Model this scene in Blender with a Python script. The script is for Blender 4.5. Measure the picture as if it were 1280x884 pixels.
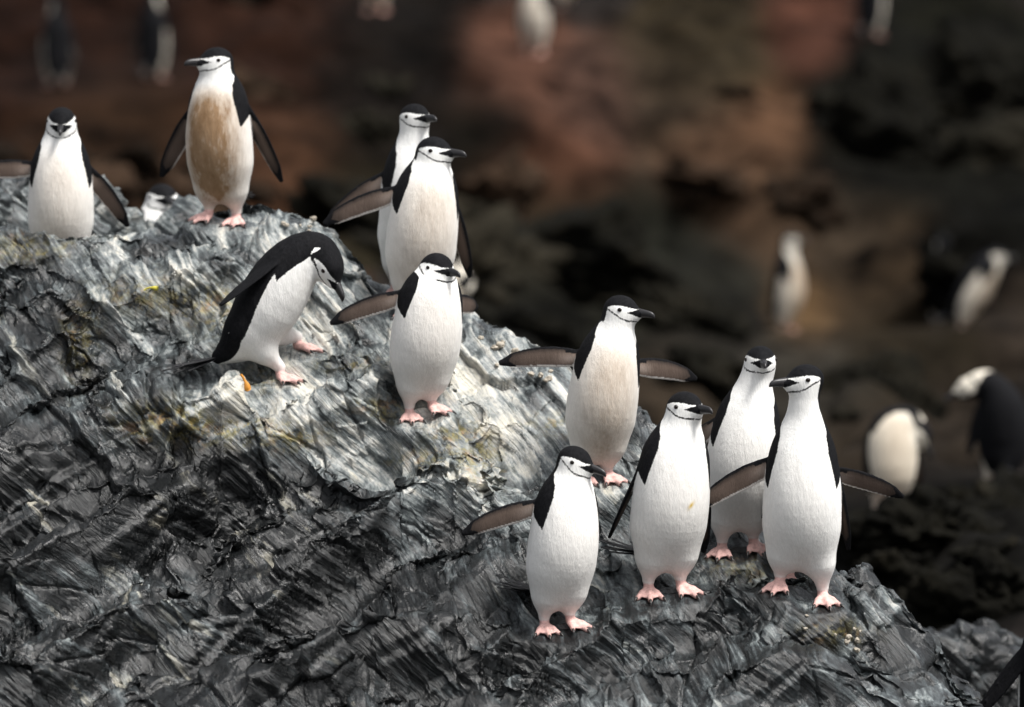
import bpy, math, random
import numpy as np
from mathutils import Matrix, Vector, Euler

# ------------------------------------------------------------------ camera, sky, sun
for o in list(bpy.data.objects):
    bpy.data.objects.remove(o)
SC = bpy.context.scene
COL = SC.collection
W, H = 1280.0, 884.0            # size of the photograph, used to turn its pixels into directions
FPX = 6150.0                    # focal length in photo pixels (a long telephoto)
CAM = np.array([0.0, 0.0, 3.0])
PITCH = math.radians(-6.0)
cam = bpy.data.cameras.new('camera')
cam.sensor_width = 36.0
cam.lens = 36.0 * FPX / W
cam.clip_start = 0.5
cam.clip_end = 2000.0
cam.dof.use_dof = True
cam.dof.focus_distance = 16.85
cam.dof.aperture_fstop = 1.5
cam_o = bpy.data.objects.new('camera', cam)
cam_o.location = CAM
cam_o.rotation_euler = (math.pi / 2 + PITCH, 0, 0)
COL.objects.link(cam_o)
SC.camera = cam_o

SUN_DIR = Vector((0.40, -0.24, 0.88)).normalized()
world = bpy.data.worlds.new('World')
SC.world = world
world.use_nodes = True
wn = world.node_tree
wn.nodes.clear()
sky = wn.nodes.new('ShaderNodeTexSky')
sky.sky_type = 'NISHITA'
sky.sun_disc = False
sky.sun_elevation = math.asin(SUN_DIR.z)
sky.sun_rotation = math.atan2(SUN_DIR.x, SUN_DIR.y)
sky.dust_density = 4.0
hs = wn.nodes.new('ShaderNodeHueSaturation')
hs.inputs['Saturation'].default_value = 0.22
bg = wn.nodes.new('ShaderNodeBackground')
bg.inputs['Strength'].default_value = 0.062
wo = wn.nodes.new('ShaderNodeOutputWorld')
wn.links.new(sky.outputs[0], hs.inputs['Color'])
wn.links.new(hs.outputs[0], bg.inputs['Color'])
wn.links.new(bg.outputs[0], wo.inputs['Surface'])
sun = bpy.data.lights.new('sun', 'SUN')
sun.energy = 1.5
sun.angle = math.radians(14)
sun.color = (1.0, 0.97, 0.93)
sun_o = bpy.data.objects.new('sun', sun)
sun_o.rotation_euler = SUN_DIR.to_track_quat('Z', 'Y').to_euler()
sun_o.location = (0, 10, 12)
COL.objects.link(sun_o)
vs = SC.view_settings
vs.view_transform = 'Standard'
vs.look = 'None'
vs.exposure = 1.6
vs.gamma = 1.0
vs.use_curve_mapping = False
SC.render.film_transparent = False

# ------------------------------------------------------------------ helpers
_cp, _sp = math.cos(PITCH), math.sin(PITCH)
def ray(px, py):
    px = np.asarray(px, float); py = np.asarray(py, float)
    cx = (px - W / 2) / FPX
    cy = (H / 2 - py) / FPX
    return np.stack([cx, _cp - _sp * cy + 0 * cx, _sp + _cp * cy + 0 * cx], -1)
def at(px, py, Y):
    """world point on the pixel's ray at world depth Y"""
    d = ray(px, py)
    return CAM + d * (np.asarray(Y) / d[..., 1])[..., None]
def proj(P):
    q = P - CAM
    f = q[..., 1] * _cp + q[..., 2] * _sp
    u = -q[..., 1] * _sp + q[..., 2] * _cp
    return W / 2 + FPX * q[..., 0] / f, H / 2 - FPX * u / f

def smooth(x, a, b):
    t = np.clip((x - a) / (b - a), 0, 1)
    return t * t * (3 - 2 * t)

def _hash(ix, iy, iz, seed):
    h = (ix.astype(np.uint32) * np.uint32(374761393) + iy.astype(np.uint32) * np.uint32(668265263)
         + iz.astype(np.uint32) * np.uint32(2147483647 - 58) + np.uint32((seed * 974634777) & 0xffffffff))
    h = (h ^ (h >> np.uint32(13))) * np.uint32(1274126177)
    h = (h ^ (h >> np.uint32(16))) * np.uint32(2246822519)
    return h ^ (h >> np.uint32(15))
_G = np.array([[1,1,0],[-1,1,0],[1,-1,0],[-1,-1,0],[1,0,1],[-1,0,1],[1,0,-1],[-1,0,-1],
               [0,1,1],[0,-1,1],[0,1,-1],[0,-1,-1],[1,1,0],[-1,1,0],[0,-1,1],[0,-1,-1]], np.float32)
def noise(P, seed=0):
    """gradient noise, about -1..1"""
    P = np.asarray(P, np.float32)
    i0 = np.floor(P).astype(np.int32)
    f = P - i0
    w = f * f * f * (f * (f * 6 - 15) + 10)
    out = np.zeros(P.shape[:-1], np.float32)
    for dx in (0, 1):
        wx = w[..., 0] if dx else 1 - w[..., 0]
        for dy in (0, 1):
            wy = w[..., 1] if dy else 1 - w[..., 1]
            for dz in (0, 1):
                wz = w[..., 2] if dz else 1 - w[..., 2]
                g = _G[_hash(i0[..., 0] + dx, i0[..., 1] + dy, i0[..., 2] + dz, seed) & np.uint32(15)]
                out += wx * wy * wz * (g[..., 0] * (f[..., 0] - dx) + g[..., 1] * (f[..., 1] - dy) + g[..., 2] * (f[..., 2] - dz))
    return out
def fbm(P, n, seed=0, gain=0.5):
    s = 0; a = 1.0
    for k in range(n):
        s = s + a * noise(P * (2.0 ** k), seed + k * 17); a *= gain
    return s
def worley(P, seed=0, tilt=False):
    """F1, F2 distance and a random value of the nearest cell"""
    P = np.asarray(P, np.float32)
    i0 = np.floor(P).astype(np.int32)
    f1 = np.full(P.shape[:-1], 9., np.float32); f2 = f1.copy(); v = np.zeros_like(f1); tl = np.zeros_like(f1)
    for dx in (-1, 0, 1):
        for dy in (-1, 0, 1):
            for dz in (-1, 0, 1):
                c = i0 + np.array([dx, dy, dz], np.int32)
                h = _hash(c[..., 0], c[..., 1], c[..., 2], seed)
                jx = (h & np.uint32(1023)).astype(np.float32) / 1023
                jy = ((h >> np.uint32(10)) & np.uint32(1023)).astype(np.float32) / 1023
                jz = ((h >> np.uint32(20)) & np.uint32(1023)).astype(np.float32) / 1023
                d = np.sqrt((c[..., 0] + jx - P[..., 0]) ** 2 + (c[..., 1] + jy - P[..., 1]) ** 2 + (c[..., 2] + jz - P[..., 2]) ** 2)
                m = d < f1
                f2 = np.where(m, f1, np.minimum(f2, d))
                v = np.where(m, jx, v)
                if tilt: tl = np.where(m, (jy - .5) * (P[..., 0] - c[..., 0] - jx) + (jz - .5) * (P[..., 1] - c[..., 1] - jy) + (jx - .5) * (P[..., 2] - c[..., 2] - jz), tl)
                f1 = np.where(m, d, f1)
    return (f1, f2, v, tl) if tilt else (f1, f2, v)

def mesh_from(name, V, F, attrs=None, cols=None, smooth_shade=True):
    """V (n,3); F (m,4) or (m,3) int array -> mesh"""
    me = bpy.data.meshes.new(name)
    V = np.asarray(V, np.float32); F = np.asarray(F, np.int32)
    k = F.shape[1]
    me.vertices.add(len(V)); me.vertices.foreach_set('co', V.ravel())
    me.loops.add(F.size); me.loops.foreach_set('vertex_index', F.ravel())
    me.polygons.add(len(F))
    me.polygons.foreach_set('loop_start', np.arange(0, F.size, k, dtype=np.int32))
    me.polygons.foreach_set('use_smooth', np.full(len(F), smooth_shade))
    for n, a in (attrs or {}).items():
        at_ = me.attributes.new(n, 'FLOAT', 'POINT')
        at_.data.foreach_set('value', np.asarray(a, np.float32).ravel())
    for n, a in (cols or {}).items():
        at_ = me.attributes.new(n, 'FLOAT_COLOR', 'POINT')
        a = np.asarray(a, np.float32)
        at_.data.foreach_set('color', np.concatenate([a, np.ones((len(a), 1), np.float32)], 1).ravel())
    me.update(calc_edges=True)
    me.validate()
    return me
def add(name, me, mat=None, parent=None):
    o = bpy.data.objects.new(name, me)
    COL.objects.link(o)
    if mat and me is not None and not me.materials:
        me.materials.append(mat)
    if parent:
        o.parent = parent
    return o
def tag(o, label=None, cat=None, group=None, kind=None):
    if label: o['label'] = label
    if cat: o['category'] = cat
    if group: o['group'] = group
    if kind: o['kind'] = kind
    return o
def gridfaces(nu, nv):
    i = np.arange(nu * nv).reshape(nu, nv)
    return np.stack([i[:-1, :-1], i[1:, :-1], i[1:, 1:], i[:-1, 1:]], -1).reshape(-1, 4)
def gridnormals(P):
    du = np.gradient(P, axis=0); dv = np.gradient(P, axis=1)
    n = np.cross(du, dv)
    return n / (np.linalg.norm(n, axis=-1, keepdims=True) + 1e-9)

# ------------------------------------------------------------------ materials
class NT:
    def __init__(s, name):
        s.m = bpy.data.materials.new(name); s.m.use_nodes = True
        s.t = s.m.node_tree; s.t.nodes.clear()
        s.out = s.t.nodes.new('ShaderNodeOutputMaterial')
        s.b = s.t.nodes.new('ShaderNodeBsdfPrincipled')
        s.t.links.new(s.b.outputs[0], s.out.inputs[0])
    def n(s, kind, **kw):
        x = s.t.nodes.new(kind)
        for k, v in kw.items():
            setattr(x, k, v)
        return x
    def put(s, sock, v):
        if isinstance(v, bpy.types.NodeSocket): s.t.links.new(v, sock)
        else: sock.default_value = v
    def math(s, op, a, b=0.0, c=0.0, clamp=False):
        x = s.n('ShaderNodeMath', operation=op, use_clamp=clamp)
        s.put(x.inputs[0], a); s.put(x.inputs[1], b); s.put(x.inputs[2], c)
        return x.outputs[0]
    def sstep(s, v, a, b):
        x = s.n('ShaderNodeMapRange', interpolation_type='SMOOTHSTEP')
        s.put(x.inputs[0], v); x.inputs[1].default_value = a; x.inputs[2].default_value = b
        return x.outputs[0]
    def attr(s, name, col=False):
        x = s.n('ShaderNodeAttribute', attribute_name=name)
        return x.outputs['Color' if col else 'Fac']
    def pos(s, obj=True):
        return s.n('ShaderNodeTexCoord').outputs['Object'] 
    def fol(s, n, sa, sb):
        """coordinates squeezed along axis n (scale sa) and stretched across it (scale sb)"""
        n = Vector(n).normalized(); b = n.orthogonal().normalized(); c = n.cross(b)
        comb = s.n('ShaderNodeCombineXYZ')
        for k, (ax, sc) in enumerate(((n, sa), (b, sb), (c, sb))):
            d = s.n('ShaderNodeVectorMath', operation='DOT_PRODUCT')
            s.t.links.new(s.pos(), d.inputs[0]); d.inputs[1].default_value = ax * sc
            s.t.links.new(d.outputs['Value'], comb.inputs[k])
        return comb.outputs[0]
    def noise(s, vec, scale, detail=4, rough=0.55, dist=0.0):
        x = s.n('ShaderNodeTexNoise')
        s.put(x.inputs['Vector'], vec); x.inputs['Scale'].default_value = scale
        x.inputs['Detail'].default_value = detail; x.inputs['Roughness'].default_value = rough
        x.inputs['Distortion'].default_value = dist
        return x.outputs['Fac']
    def mix(s, f, a, b):
        x = s.n('ShaderNodeMix', data_type='RGBA')
        s.put(x.inputs['Factor'], f)
        s.put(x.inputs['A'], (*a, 1) if isinstance(a, tuple) else a)
        s.put(x.inputs['B'], (*b, 1) if isinstance(b, tuple) else b)
        return x.outputs['Result']
    def ramp(s, v, stops):
        x = s.n('ShaderNodeValToRGB')
        e = x.color_ramp.elements
        while len(e) < len(stops): e.new(0.5)
        for k, (p, c) in enumerate(stops):
            e[k].position = p; e[k].color = (*c, 1)
        s.put(x.inputs[0], v)
        return x.outputs['Color']
    def bump(s, h, strength, dist, prev=None):
        x = s.n('ShaderNodeBump')
        x.inputs['Strength'].default_value = strength; x.inputs['Distance'].default_value = dist
        s.put(x.inputs['Height'], h)
        if prev: s.t.links.new(prev, x.inputs['Normal'])
        return x.outputs[0]
    def done(s, color, rough, normal=None, spec=None):
        s.put(s.b.inputs['Base Color'], (*color, 1) if isinstance(color, tuple) else color)
        s.put(s.b.inputs['Roughness'], rough)
        if normal: s.t.links.new(normal, s.b.inputs['Normal'])
        if spec is not None: s.put(s.b.inputs['Specular IOR Level'], spec)
        return s.m

FOL = (0.67, -0.17, 0.72)       # the slate's foliation: streaks run down to the right on faces towards the camera
def rock_material():
    t = NT('slate_rock')
    tone = t.attr('tone'); lich = t.attr('lichen'); vattr = t.attr('vein')
    f1 = t.fol(FOL, 28, 3.0); f2 = t.fol(FOL, 95, 11)
    n1 = t.noise(f1, 1.0, 7, 0.66, 0.10)
    n2 = t.noise(f2, 1.0, 5, 0.68, 0.1)
    n3 = t.noise(t.pos(), 5.0, 6, 0.62)
    n4 = t.noise(t.pos(), 75.0, 3, 0.6)
    v = t.math('MULTIPLY_ADD', n1, 0.50, t.math('MULTIPLY_ADD', n2, 0.50, t.math('MULTIPLY_ADD', n3, 0.85, t.math('MULTIPLY', n4, 0.20))))
    v = t.math('ADD', v, -1.025)
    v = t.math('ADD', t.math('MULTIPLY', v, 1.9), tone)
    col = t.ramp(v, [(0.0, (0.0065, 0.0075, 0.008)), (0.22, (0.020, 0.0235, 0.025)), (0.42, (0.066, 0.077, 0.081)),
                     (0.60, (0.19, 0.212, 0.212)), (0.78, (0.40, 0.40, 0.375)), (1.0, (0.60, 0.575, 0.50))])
    # pale quartz layers in the slate
    vk = t.math('MULTIPLY', vattr, t.sstep(t.math('ADD', n3, t.math('MULTIPLY', n2, .6)), 0.74, 0.98))
    col = t.mix(t.math('MULTIPLY', vk, 0.6), col, (0.50, 0.47, 0.38))
    # lichen and guano stains
    lm = t.math('MULTIPLY', lich, t.sstep(t.math('ADD', t.noise(t.pos(), 30.0, 6, 0.75), t.math('MULTIPLY', n1, 0.35)), 0.60, 0.80))
    lc = t.ramp(t.noise(t.pos(), 16.0, 3), [(0.36, (0.13, 0.115, 0.04)), (0.5, (0.30, 0.245, 0.06)), (0.66, (0.34, 0.19, 0.08))])
    col = t.mix(t.math('MULTIPLY', lm, .85), col, lc)
    gs = t.math('MULTIPLY', t.sstep(t.noise(t.pos(), 9.0, 6, .68, .6), .60, .70), t.sstep(tone, .30, .75))
    col = t.mix(t.math('MULTIPLY', gs, .7), col, (.62, .60, .54))
    nb = t.bump(t.noise(t.fol(FOL, 30, 4.0), 1.5, 7, 0.66, 0.25), 0.75, 0.017)
    nb = t.bump(t.noise(f2, 1.4, 5, 0.65, 0.2), 0.75, 0.008, nb)
    nb = t.bump(t.noise(t.pos(), 90.0, 5, 0.6), 0.4, 0.003, nb)
    r = t.sstep(t.noise(t.pos(), 4.0, 4), 0.35, 0.7)
    rough = t.math('MULTIPLY_ADD', r, 0.28, 0.20)
    return t.done(col, rough, nb, 0.55)
def hill_material():
    t = NT('rocky_ground')
    c = t.attr('col', True)
    n1 = t.noise(t.pos(), 3.0, 6, 0.65)
    n2 = t.noise(t.pos(), 0.9, 3, 0.6)
    m = t.n('ShaderNodeMix', data_type='RGBA', blend_type='MULTIPLY')
    m.inputs['Factor'].default_value = 1.0
    t.put(m.inputs['A'], c)
    g = t.math('MULTIPLY_ADD', n1, 3.2, t.math('MULTIPLY_ADD', n2, 2.6, -1.9), clamp=False)
    g = t.math('MAXIMUM', g, .08)
    cc = t.n('ShaderNodeCombineColor')
    for k in range(3): t.put(cc.inputs[k], g)
    t.put(m.inputs['B'], cc.outputs[0])
    nb = t.bump(n1, 0.8, 0.06)
    return t.done(m.outputs['Result'], 0.95, nb, 0.04)
def bgrock_material(tint=(1, 1, 1), nm='dark_boulder'):
    t = NT(nm)
    tone = t.attr('tone')
    n = t.noise(t.pos(), 3.5, 6, .65)
    stops = [(0.0, (.0025, .0027, .0025)), (.2, (.006, .0063, .0055)), (.45, (.020, .0195, .017)), (.8, (.05, .046, .040))]
    stops = [(p_, tuple(x_ * y_ for x_, y_ in zip(c_, tint))) for p_, c_ in stops]
    col = t.ramp(t.math('ADD', tone, t.math('MULTIPLY_ADD', n, .9, -.45)), stops)
    return t.done(col, .9, t.bump(n, .8, .05), .06)
def plumage_material():
    t = NT('plumage')
    base = t.attr('col', True); blk = t.attr('blk'); stain = t.attr('stain'); skin = t.attr('skin')
    wob = t.math('MULTIPLY', t.math('SUBTRACT', t.noise(t.pos(), 190.0, 4, 0.7), 0.5), 0.014)
    b = t.sstep(t.math('ADD', blk, wob), -0.0010, 0.0010)
    sv = t.n('ShaderNodeMapping'); sv.inputs['Scale'].default_value = (1, 1, 0.28)
    t.put(sv.inputs['Vector'], t.pos())
    s1 = t.noise(sv.outputs[0], 34.0, 5, 0.6); s2 = t.noise(sv.outputs[0], 120.0, 3, 0.6)
    sm = t.math('MULTIPLY', stain, t.math('MULTIPLY_ADD', s1, 0.9, t.math('MULTIPLY_ADD', s2, 0.5, -0.10)), clamp=True)
    col = t.mix(sm, base, t.ramp(s1, [(0.3, (0.33, 0.215, 0.125)), (0.7, (0.22, 0.13, 0.065))]))
    fine = t.math('MULTIPLY_ADD', t.noise(sv.outputs[0], 150.0, 4, 0.6), 0.22, 0.87)
    mm = t.n('ShaderNodeMix', data_type='RGBA', blend_type='MULTIPLY'); mm.inputs['Factor'].default_value = 1.0
    t.put(mm.inputs['A'], col)
    cc = t.n('ShaderNodeCombineColor')
    for k in range(3): t.put(cc.inputs[k], fine)
    t.put(mm.inputs['B'], cc.outputs[0])
    dirt = t.math('MULTIPLY', skin, t.sstep(t.noise(t.pos(), 85.0, 5, .7), .45, .75))
    mm2 = t.mix(t.math('MULTIPLY', dirt, .55), mm.outputs['Result'], (.16, .11, .085))
    dark = t.ramp(t.noise(t.pos(), 90.0, 3), [(0.3, (0.0035, 0.0037, 0.0045)), (0.7, (0.009, 0.009, 0.0105))])
    col = t.mix(b, mm2, dark)
    nb = t.bump(t.noise(sv.outputs[0], 230.0, 4, 0.7), 0.55, 0.0035)
    nb = t.bump(t.noise(sv.outputs[0], 62.0, 4, 0.6), 0.35, 0.007, nb)
    nb = t.bump(t.noise(sv.outputs[0], 20.0, 3, 0.5), 0.30, 0.014, nb)
    rough = t.math('MULTIPLY_ADD', skin, -0.28, 0.78)
    m = t.done(col, rough, nb, t.math('MULTIPLY_ADD', b, -.12, .22))
    t.b.inputs['Sheen Weight'].default_value = 0.0
    return m
def simple(name, color, rough, var=0.3, scale=60.0, spec=0.5):
    t = NT(name)
    n = t.noise(t.pos(), scale, 4, 0.6)
    c = t.ramp(n, [(0.25, tuple(x * (1 - var) for x in color)), (0.75, tuple(min(1, x * (1 + var)) for x in color))])
    return t.done(c, rough, t.bump(n, 0.25, 0.002), spec)
M_ROCK = rock_material(); M_HILL = hill_material(); M_PLUM = plumage_material(); M_BG = bgrock_material((1.05, .92, .72)); M_BGB = bgrock_material((1.5, .95, .68), 'brown_boulder')
M_BEAK = simple('beak_horn', (0.013, 0.012, 0.013), 0.38, 0.4, 120)
M_EYE = simple('eye_wet', (0.010, 0.005, 0.003), 0.06, 0.3, 40)
M_CLAW = simple('claw_horn', (0.02, 0.017, 0.016), 0.4, 0.3, 200)
M_TAIL = simple('tail_quill', (0.010, 0.010, 0.012), 0.6, 0.4, 150)
M_SHORE = simple('shore_gravel', (0.05, 0.048, 0.045), 0.9, 0.6, 1.5)
M_ORANGE = simple('orange_kelp', (0.62, 0.26, 0.035), 0.45, 0.2, 90)
M_YELLOW = simple('yellow_kelp', (0.50, 0.44, 0.05), 0.5, 0.25, 90)
M_PEB = simple('pale_pebble', (0.36, 0.32, 0.26), 0.7, 0.35, 40)

# ------------------------------------------------------------------ where the penguins stand (photo pixels of feet and head, depth in metres)
P = {}
def spec(key, **k): P[key] = k
spec('A', Y=18.0, feet=[(58, 346), (95, 346)], head=(77, 152), yaw=4, hyaw=2, hp=-14, s=0.90,
     fl=[((-1, .05, -.03), 0.0), ((.62, .10, -.78), 0.15, .29, (.8, -.3, .5))], stain=.38)
spec('B', Y=17.95, feet=[(260, 272), (294, 277)], head=(270, 77), yaw=-20, hyaw=-62, hp=3, s=0.93,
     fl=[((-.50, .12, -.86), .1, .31, (-.85, -.25, .4)), ((.46, .12, -.88), .1, .33, (.75, -.75, .4))], stain=2.0)
spec('C', Y=17.85, feet=[(495, 366), (528, 366)], head=(519, 148), yaw=18, hyaw=38, hp=6, s=0.95,
     fl=[((-.80, .15, -.55), .15), ((.3, .1, -.95), .1)], stain=0.0, wide=.9)
spec('D', Y=17.60, feet=[(508, 392), (538, 392)], head=(543, 190), yaw=14, hyaw=62, hp=2, s=0.96,
     fl=[((-.95, .1, -.32), .2), ((.26, .1, -.96), .1)], stain=.55)
spec('F', Y=17.20, feet=[(513, 521), (541, 511)], head=(547, 335), yaw=22, hyaw=42, hp=-4, s=0.90,
     fl=[((-.95, .12, -.28), .2), ((.30, .94, -.10), .1)], stain=.22, tail=1, wide=1.06)
spec('G', Y=17.05, feet=[(733, 600), (761, 598)], head=(777, 388), yaw=12, hyaw=66, hp=-2, s=0.93,
     fl=[((-1, .08, .02), .25), ((.80, .55, -.12), .25)], stain=.70)
spec('H', Y=16.45, feet=[(682, 786), (714, 780)], head=(719, 577), yaw=24, hyaw=62, hp=-13, s=0.91,
     fl=[((-.95, .12, -.28), .2), ((-.05, .55, -.8), .1)], stain=.08, tail=1)
spec('I', Y=16.62, feet=[(812, 741), (852, 737)], head=(857, 510), yaw=16, hyaw=40, hp=5, s=1.0,
     fl=[((-.40, .18, -.9), .05), ((.06, .12, -.99), .05)], stain=.10, tail=1)
spec('J', Y=16.98, feet=[(903, 690), (942, 684)], head=(951, 452), yaw=2, hyaw=4, hp=4, s=0.97,
     fl=[((-.52, .70, -.50), .1), ((.62, .5, -.55), .1)], stain=.06)
spec('K', Y=16.58, feet=[(975, 733), (1028, 750)], head=(1006, 476), yaw=-4, hyaw=-66, hp=2, s=1.0,
     fl=[((-.88, .12, -.45), .2), ((.22, .12, -.96), .1)], stain=.05)
spec('L', Y=16.95, feet=[(988, 726), (1022, 728)], head=(1012, 556), yaw=8, hyaw=10, hp=-45, s=0.88,
     fl=[((-.3, .4, -.85), .1), ((.96, .1, -.27), .2)], stain=.1, hdy=-.14)
spec('S2', Y=19.15, feet=[(188, 430), (218, 430)], head=(203, 248), yaw=15, hyaw=22, hp=0, s=0.98,
     fl=[((-.3, .1, -.9), .1), ((.3, .1, -.9), .1)], stain=.1)
spec('V', Y=16.75, feet=[(1302, 965), (1336, 965)], head=(1322, 738), yaw=172, hyaw=150, hp=0, s=0.98,
     fl=[((-.56, .1, -.82), -.1), None], stain=.1)
E_FEET = [(353, 470), (372, 436)]
PADS = []                                                # (point, radius)
FOOT = {}
for k, d in P.items():
    (ax, ay), (bx, by) = d['feet']
    fa = at(ax, ay, d['Y'] - 0.0); fb = at(bx, by, d['Y'] + 0.0)
    FOOT[k] = [fa, fb]
P_E = dict(Y=17.35)
FOOT['E'] = [at(353, 474, 17.29), at(374, 436, 17.42)]
for k in FOOT:
    for f in FOOT[k]:
        PADS.append((f, 0.075))

# ------------------------------------------------------------------ thin-plate surfaces through measured points
def tps(pts, lam=1e-3):
    pts = np.asarray(pts, float)
    n = len(pts); X = pts[:, :2]
    r = np.linalg.norm(X[:, None] - X[None], axis=-1)
    K = np.where(r > 0, r * r * np.log(r + 1e-12), 0) + lam * np.eye(n)
    Q = np.c_[np.ones(n), X]
    A = np.block([[K, Q], [Q.T, np.zeros((3, 3))]])
    w = np.linalg.solve(A, np.r_[pts[:, 2], 0, 0, 0])
    def f(x, y):
        out = w[n] + w[n + 1] * x + w[n + 2] * y
        for i in range(n):
            r2 = (x - X[i, 0]) ** 2 + (y - X[i, 1]) ** 2
            out = out + w[i] * 0.5 * r2 * np.log(r2 + 1e-12)
        return out
    return f
def bilin(xs, ys, Z, x, y):
    i = np.clip(np.searchsorted(xs, x) - 1, 0, len(xs) - 2); j = np.clip(np.searchsorted(ys, y) - 1, 0, len(ys) - 2)
    tx = np.clip((x - xs[i]) / (xs[i + 1] - xs[i]), 0, 1); ty = np.clip((y - ys[j]) / (ys[j + 1] - ys[j]), 0, 1)
    return (Z[i, j] * (1 - tx) * (1 - ty) + Z[i + 1, j] * tx * (1 - ty) + Z[i, j + 1] * (1 - tx) * ty + Z[i + 1, j + 1] * tx * ty)

# main rock: measured surface points (px, py, depth)
SURF = [(0, 884, 15.85), (320, 884, 15.95), (640, 884, 16.02), (950, 884, 16.1), (1225, 884, 16.35), (-150, 884, 15.9),
        (0, 760, 16.35), (160, 790, 16.25), (300, 770, 16.42), (460, 790, 16.35), (560, 800, 16.3), (880, 820, 16.3),
        (0, 640, 16.8), (150, 650, 16.7), (300, 640, 16.85), (430, 650, 16.85), (560, 660, 16.85), (620, 700, 16.7),
        (0, 500, 17.2), (120, 480, 17.25), (230, 520, 17.15), (420, 500, 17.22), (600, 590, 17.08), (660, 540, 17.18),
        (0, 400, 17.45), (140, 370, 17.55), (250, 340, 17.65), (420, 400, 17.48), (610, 450, 17.38), (620, 420, 17.5),
        (0, 312, 17.66), (120, 303, 17.66), (360, 285, 17.8), (300, 262, 18.0), (430, 310, 17.8), (470, 360, 17.62),
        (690, 455, 17.42), (800, 540, 17.3), (850, 600, 17.15), (870, 700, 16.85), (1090, 740, 16.8), (1160, 808, 16.72), (1100, 830, 16.5),
        (1000, 800, 16.4)]
pts = [at(*s) for s in SURF]
for k in FOOT:
    if k in ('S2',): continue
    for f in FOOT[k]: pts.append(f)
def beh(px, py, Y, dy, dz):
    p = at(px, py, Y); return np.array([p[0], p[1] + dy, p[2] - dz])
for s in ((0, 312, 17.9), (150, 300, 17.95), (300, 262, 18.1), (430, 310, 17.95), (540, 384, 17.9), (650, 430, 17.55), (740, 490, 17.4),
          (830, 535, 17.3), (1000, 660, 17.1), (1090, 725, 16.9), (1180, 810, 16.8), (1330, 960, 17.0)):
    pts.append(beh(*s, .22, .10)); pts.append(beh(*s, .6, .62)); pts.append(beh(*s, 1.3, 1.15))
for px in (-500, -150, 200, 550, 900, 1250, 1600):
    pts.append(at(px, 1150, 15.3))
for x in (-2.9, 2.9):
    pts.append(np.array([x, 19.5, -.7]))
pts.append(at(-420, 400, 17.4)); pts.append(at(-420, 620, 16.8)); pts.append(at(-420, 300, 17.8)); pts.append(beh(-420, 300, 17.8, .7, .7))
pts.append(at(1600, 1000, 16.6)); pts.append(at(1560, 1050, 17.4))
base_f = tps(pts, 2e-3)
XS = np.linspace(-3.1, 3.1, 420); YS = np.linspace(14.6, 20.2, 760)
gx, gy = np.meshgrid(XS, YS, indexing='ij')
cxs = np.linspace(-3.1, 3.1, 150); cys = np.linspace(14.6, 20.2, 170)
cz = base_f(*np.meshgrid(cxs, cys, indexing='ij'))
ZB = bilin(cxs, cys, cz, gx, gy)
# rough outline: large waves, then ledges whose crest lines are read off the photograph
q3 = np.stack([gx, gy, 0 * gx], -1)
ZB = ZB + 0.05 * fbm(q3 * 1.9, 3, 5)
def ycast(px, py):
    """depth where a pixel's ray meets the smooth surface"""
    ys = np.linspace(15.2, 18.6, 700)
    d = ray(px, py); p = CAM + d * (ys / d[1])[:, None]
    z = bilin(XS, YS, ZB, p[:, 0], p[:, 1])
    k = np.argmax(p[:, 2] < z)
    return p[k] if p[k, 2] < z[k] else at(px, py, 17.0)
LEDGES = [  # crest line, height, width of the face, length of the top
    ([(-120, 330), (0, 308), (120, 302), (250, 292)], .012, .03, .10),
    ([(-120, 520), (0, 492), (110, 440), (190, 395), (300, 335), (330, 318)], .07, .05, .30),
    ([(-120, 600), (0, 590), (130, 545), (215, 530), (290, 520)], .10, .06, .28),
    ([(190, 560), (260, 545), (330, 560), (430, 545), (520, 555)], .17, .05, .26),
    ([(-120, 830), (0, 768), (60, 742), (137, 697), (206, 640), (260, 600), (300, 590)], .16, .06, .30),
    ([(-60, 900), (46, 866), (160, 802), (240, 800), (300, 790), (382, 748), (437, 716), (492, 665), (556, 645), (650, 655)], .15, .06, .28),
    ([(300, 640), (345, 600), (410, 590), (460, 610)], .09, .05, .18),
    ([(290, 880), (391, 862), (451, 822), (520, 815), (602, 828), (660, 798), (735, 800)], .12, .05, .2),
    ([(640, 884), (690, 850), (754, 812), (822, 786), (919, 748), (960, 745)], .09, .05, .2),
    ([(940, 800), (1000, 775), (1060, 800), (1120, 860)], .06, .05, .2),
    ([(300, 510), (380, 470), (450, 440), (500, 470)], .05, .04, .2),
    ([(560, 560), (620, 540), (690, 545)], .04, .04, .2),
    ([(900, 860), (980, 850), (1080, 870), (1150, 884)], .07, .05, .2),
]
DZ = np.zeros_like(ZB); CREST = np.zeros_like(ZB)
for line, h, w, L in LEDGES:
    q = np.array([ycast(px, py) for px, py in line])
    o = np.argsort(q[:, 0]); q = q[o]
    yl = np.interp(gx, q[:, 0], q[:, 1]) + 0.035 * noise(np.stack([gx * 4.5, gx * 0, gx * 0 + h * 99], -1), 3) + 0.02 * noise(np.stack([gx * 17, gx * 0, gx * 0 + h * 55], -1), 4)
    d = gy - yl
    e = np.minimum(smooth(gx, q[0, 0] - .02, q[0, 0] + .16), 1 - smooth(gx, q[-1, 0] - .16, q[-1, 0] + .02))
    hh = h * (0.75 + 0.5 * noise(np.stack([gx * 3.1, gx * 0, gx * 0 + h * 77], -1), 9))
    DZ += hh * e * (1.5 * np.where(d < 0, smooth(d, -w * .9, 0), 1 - np.clip(d / L, 0, 1)) - 0.75 * np.exp(-((d + w * 1.3) / w) ** 2))
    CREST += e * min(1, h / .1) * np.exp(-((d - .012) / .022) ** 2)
ZB = ZB + DZ
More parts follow.
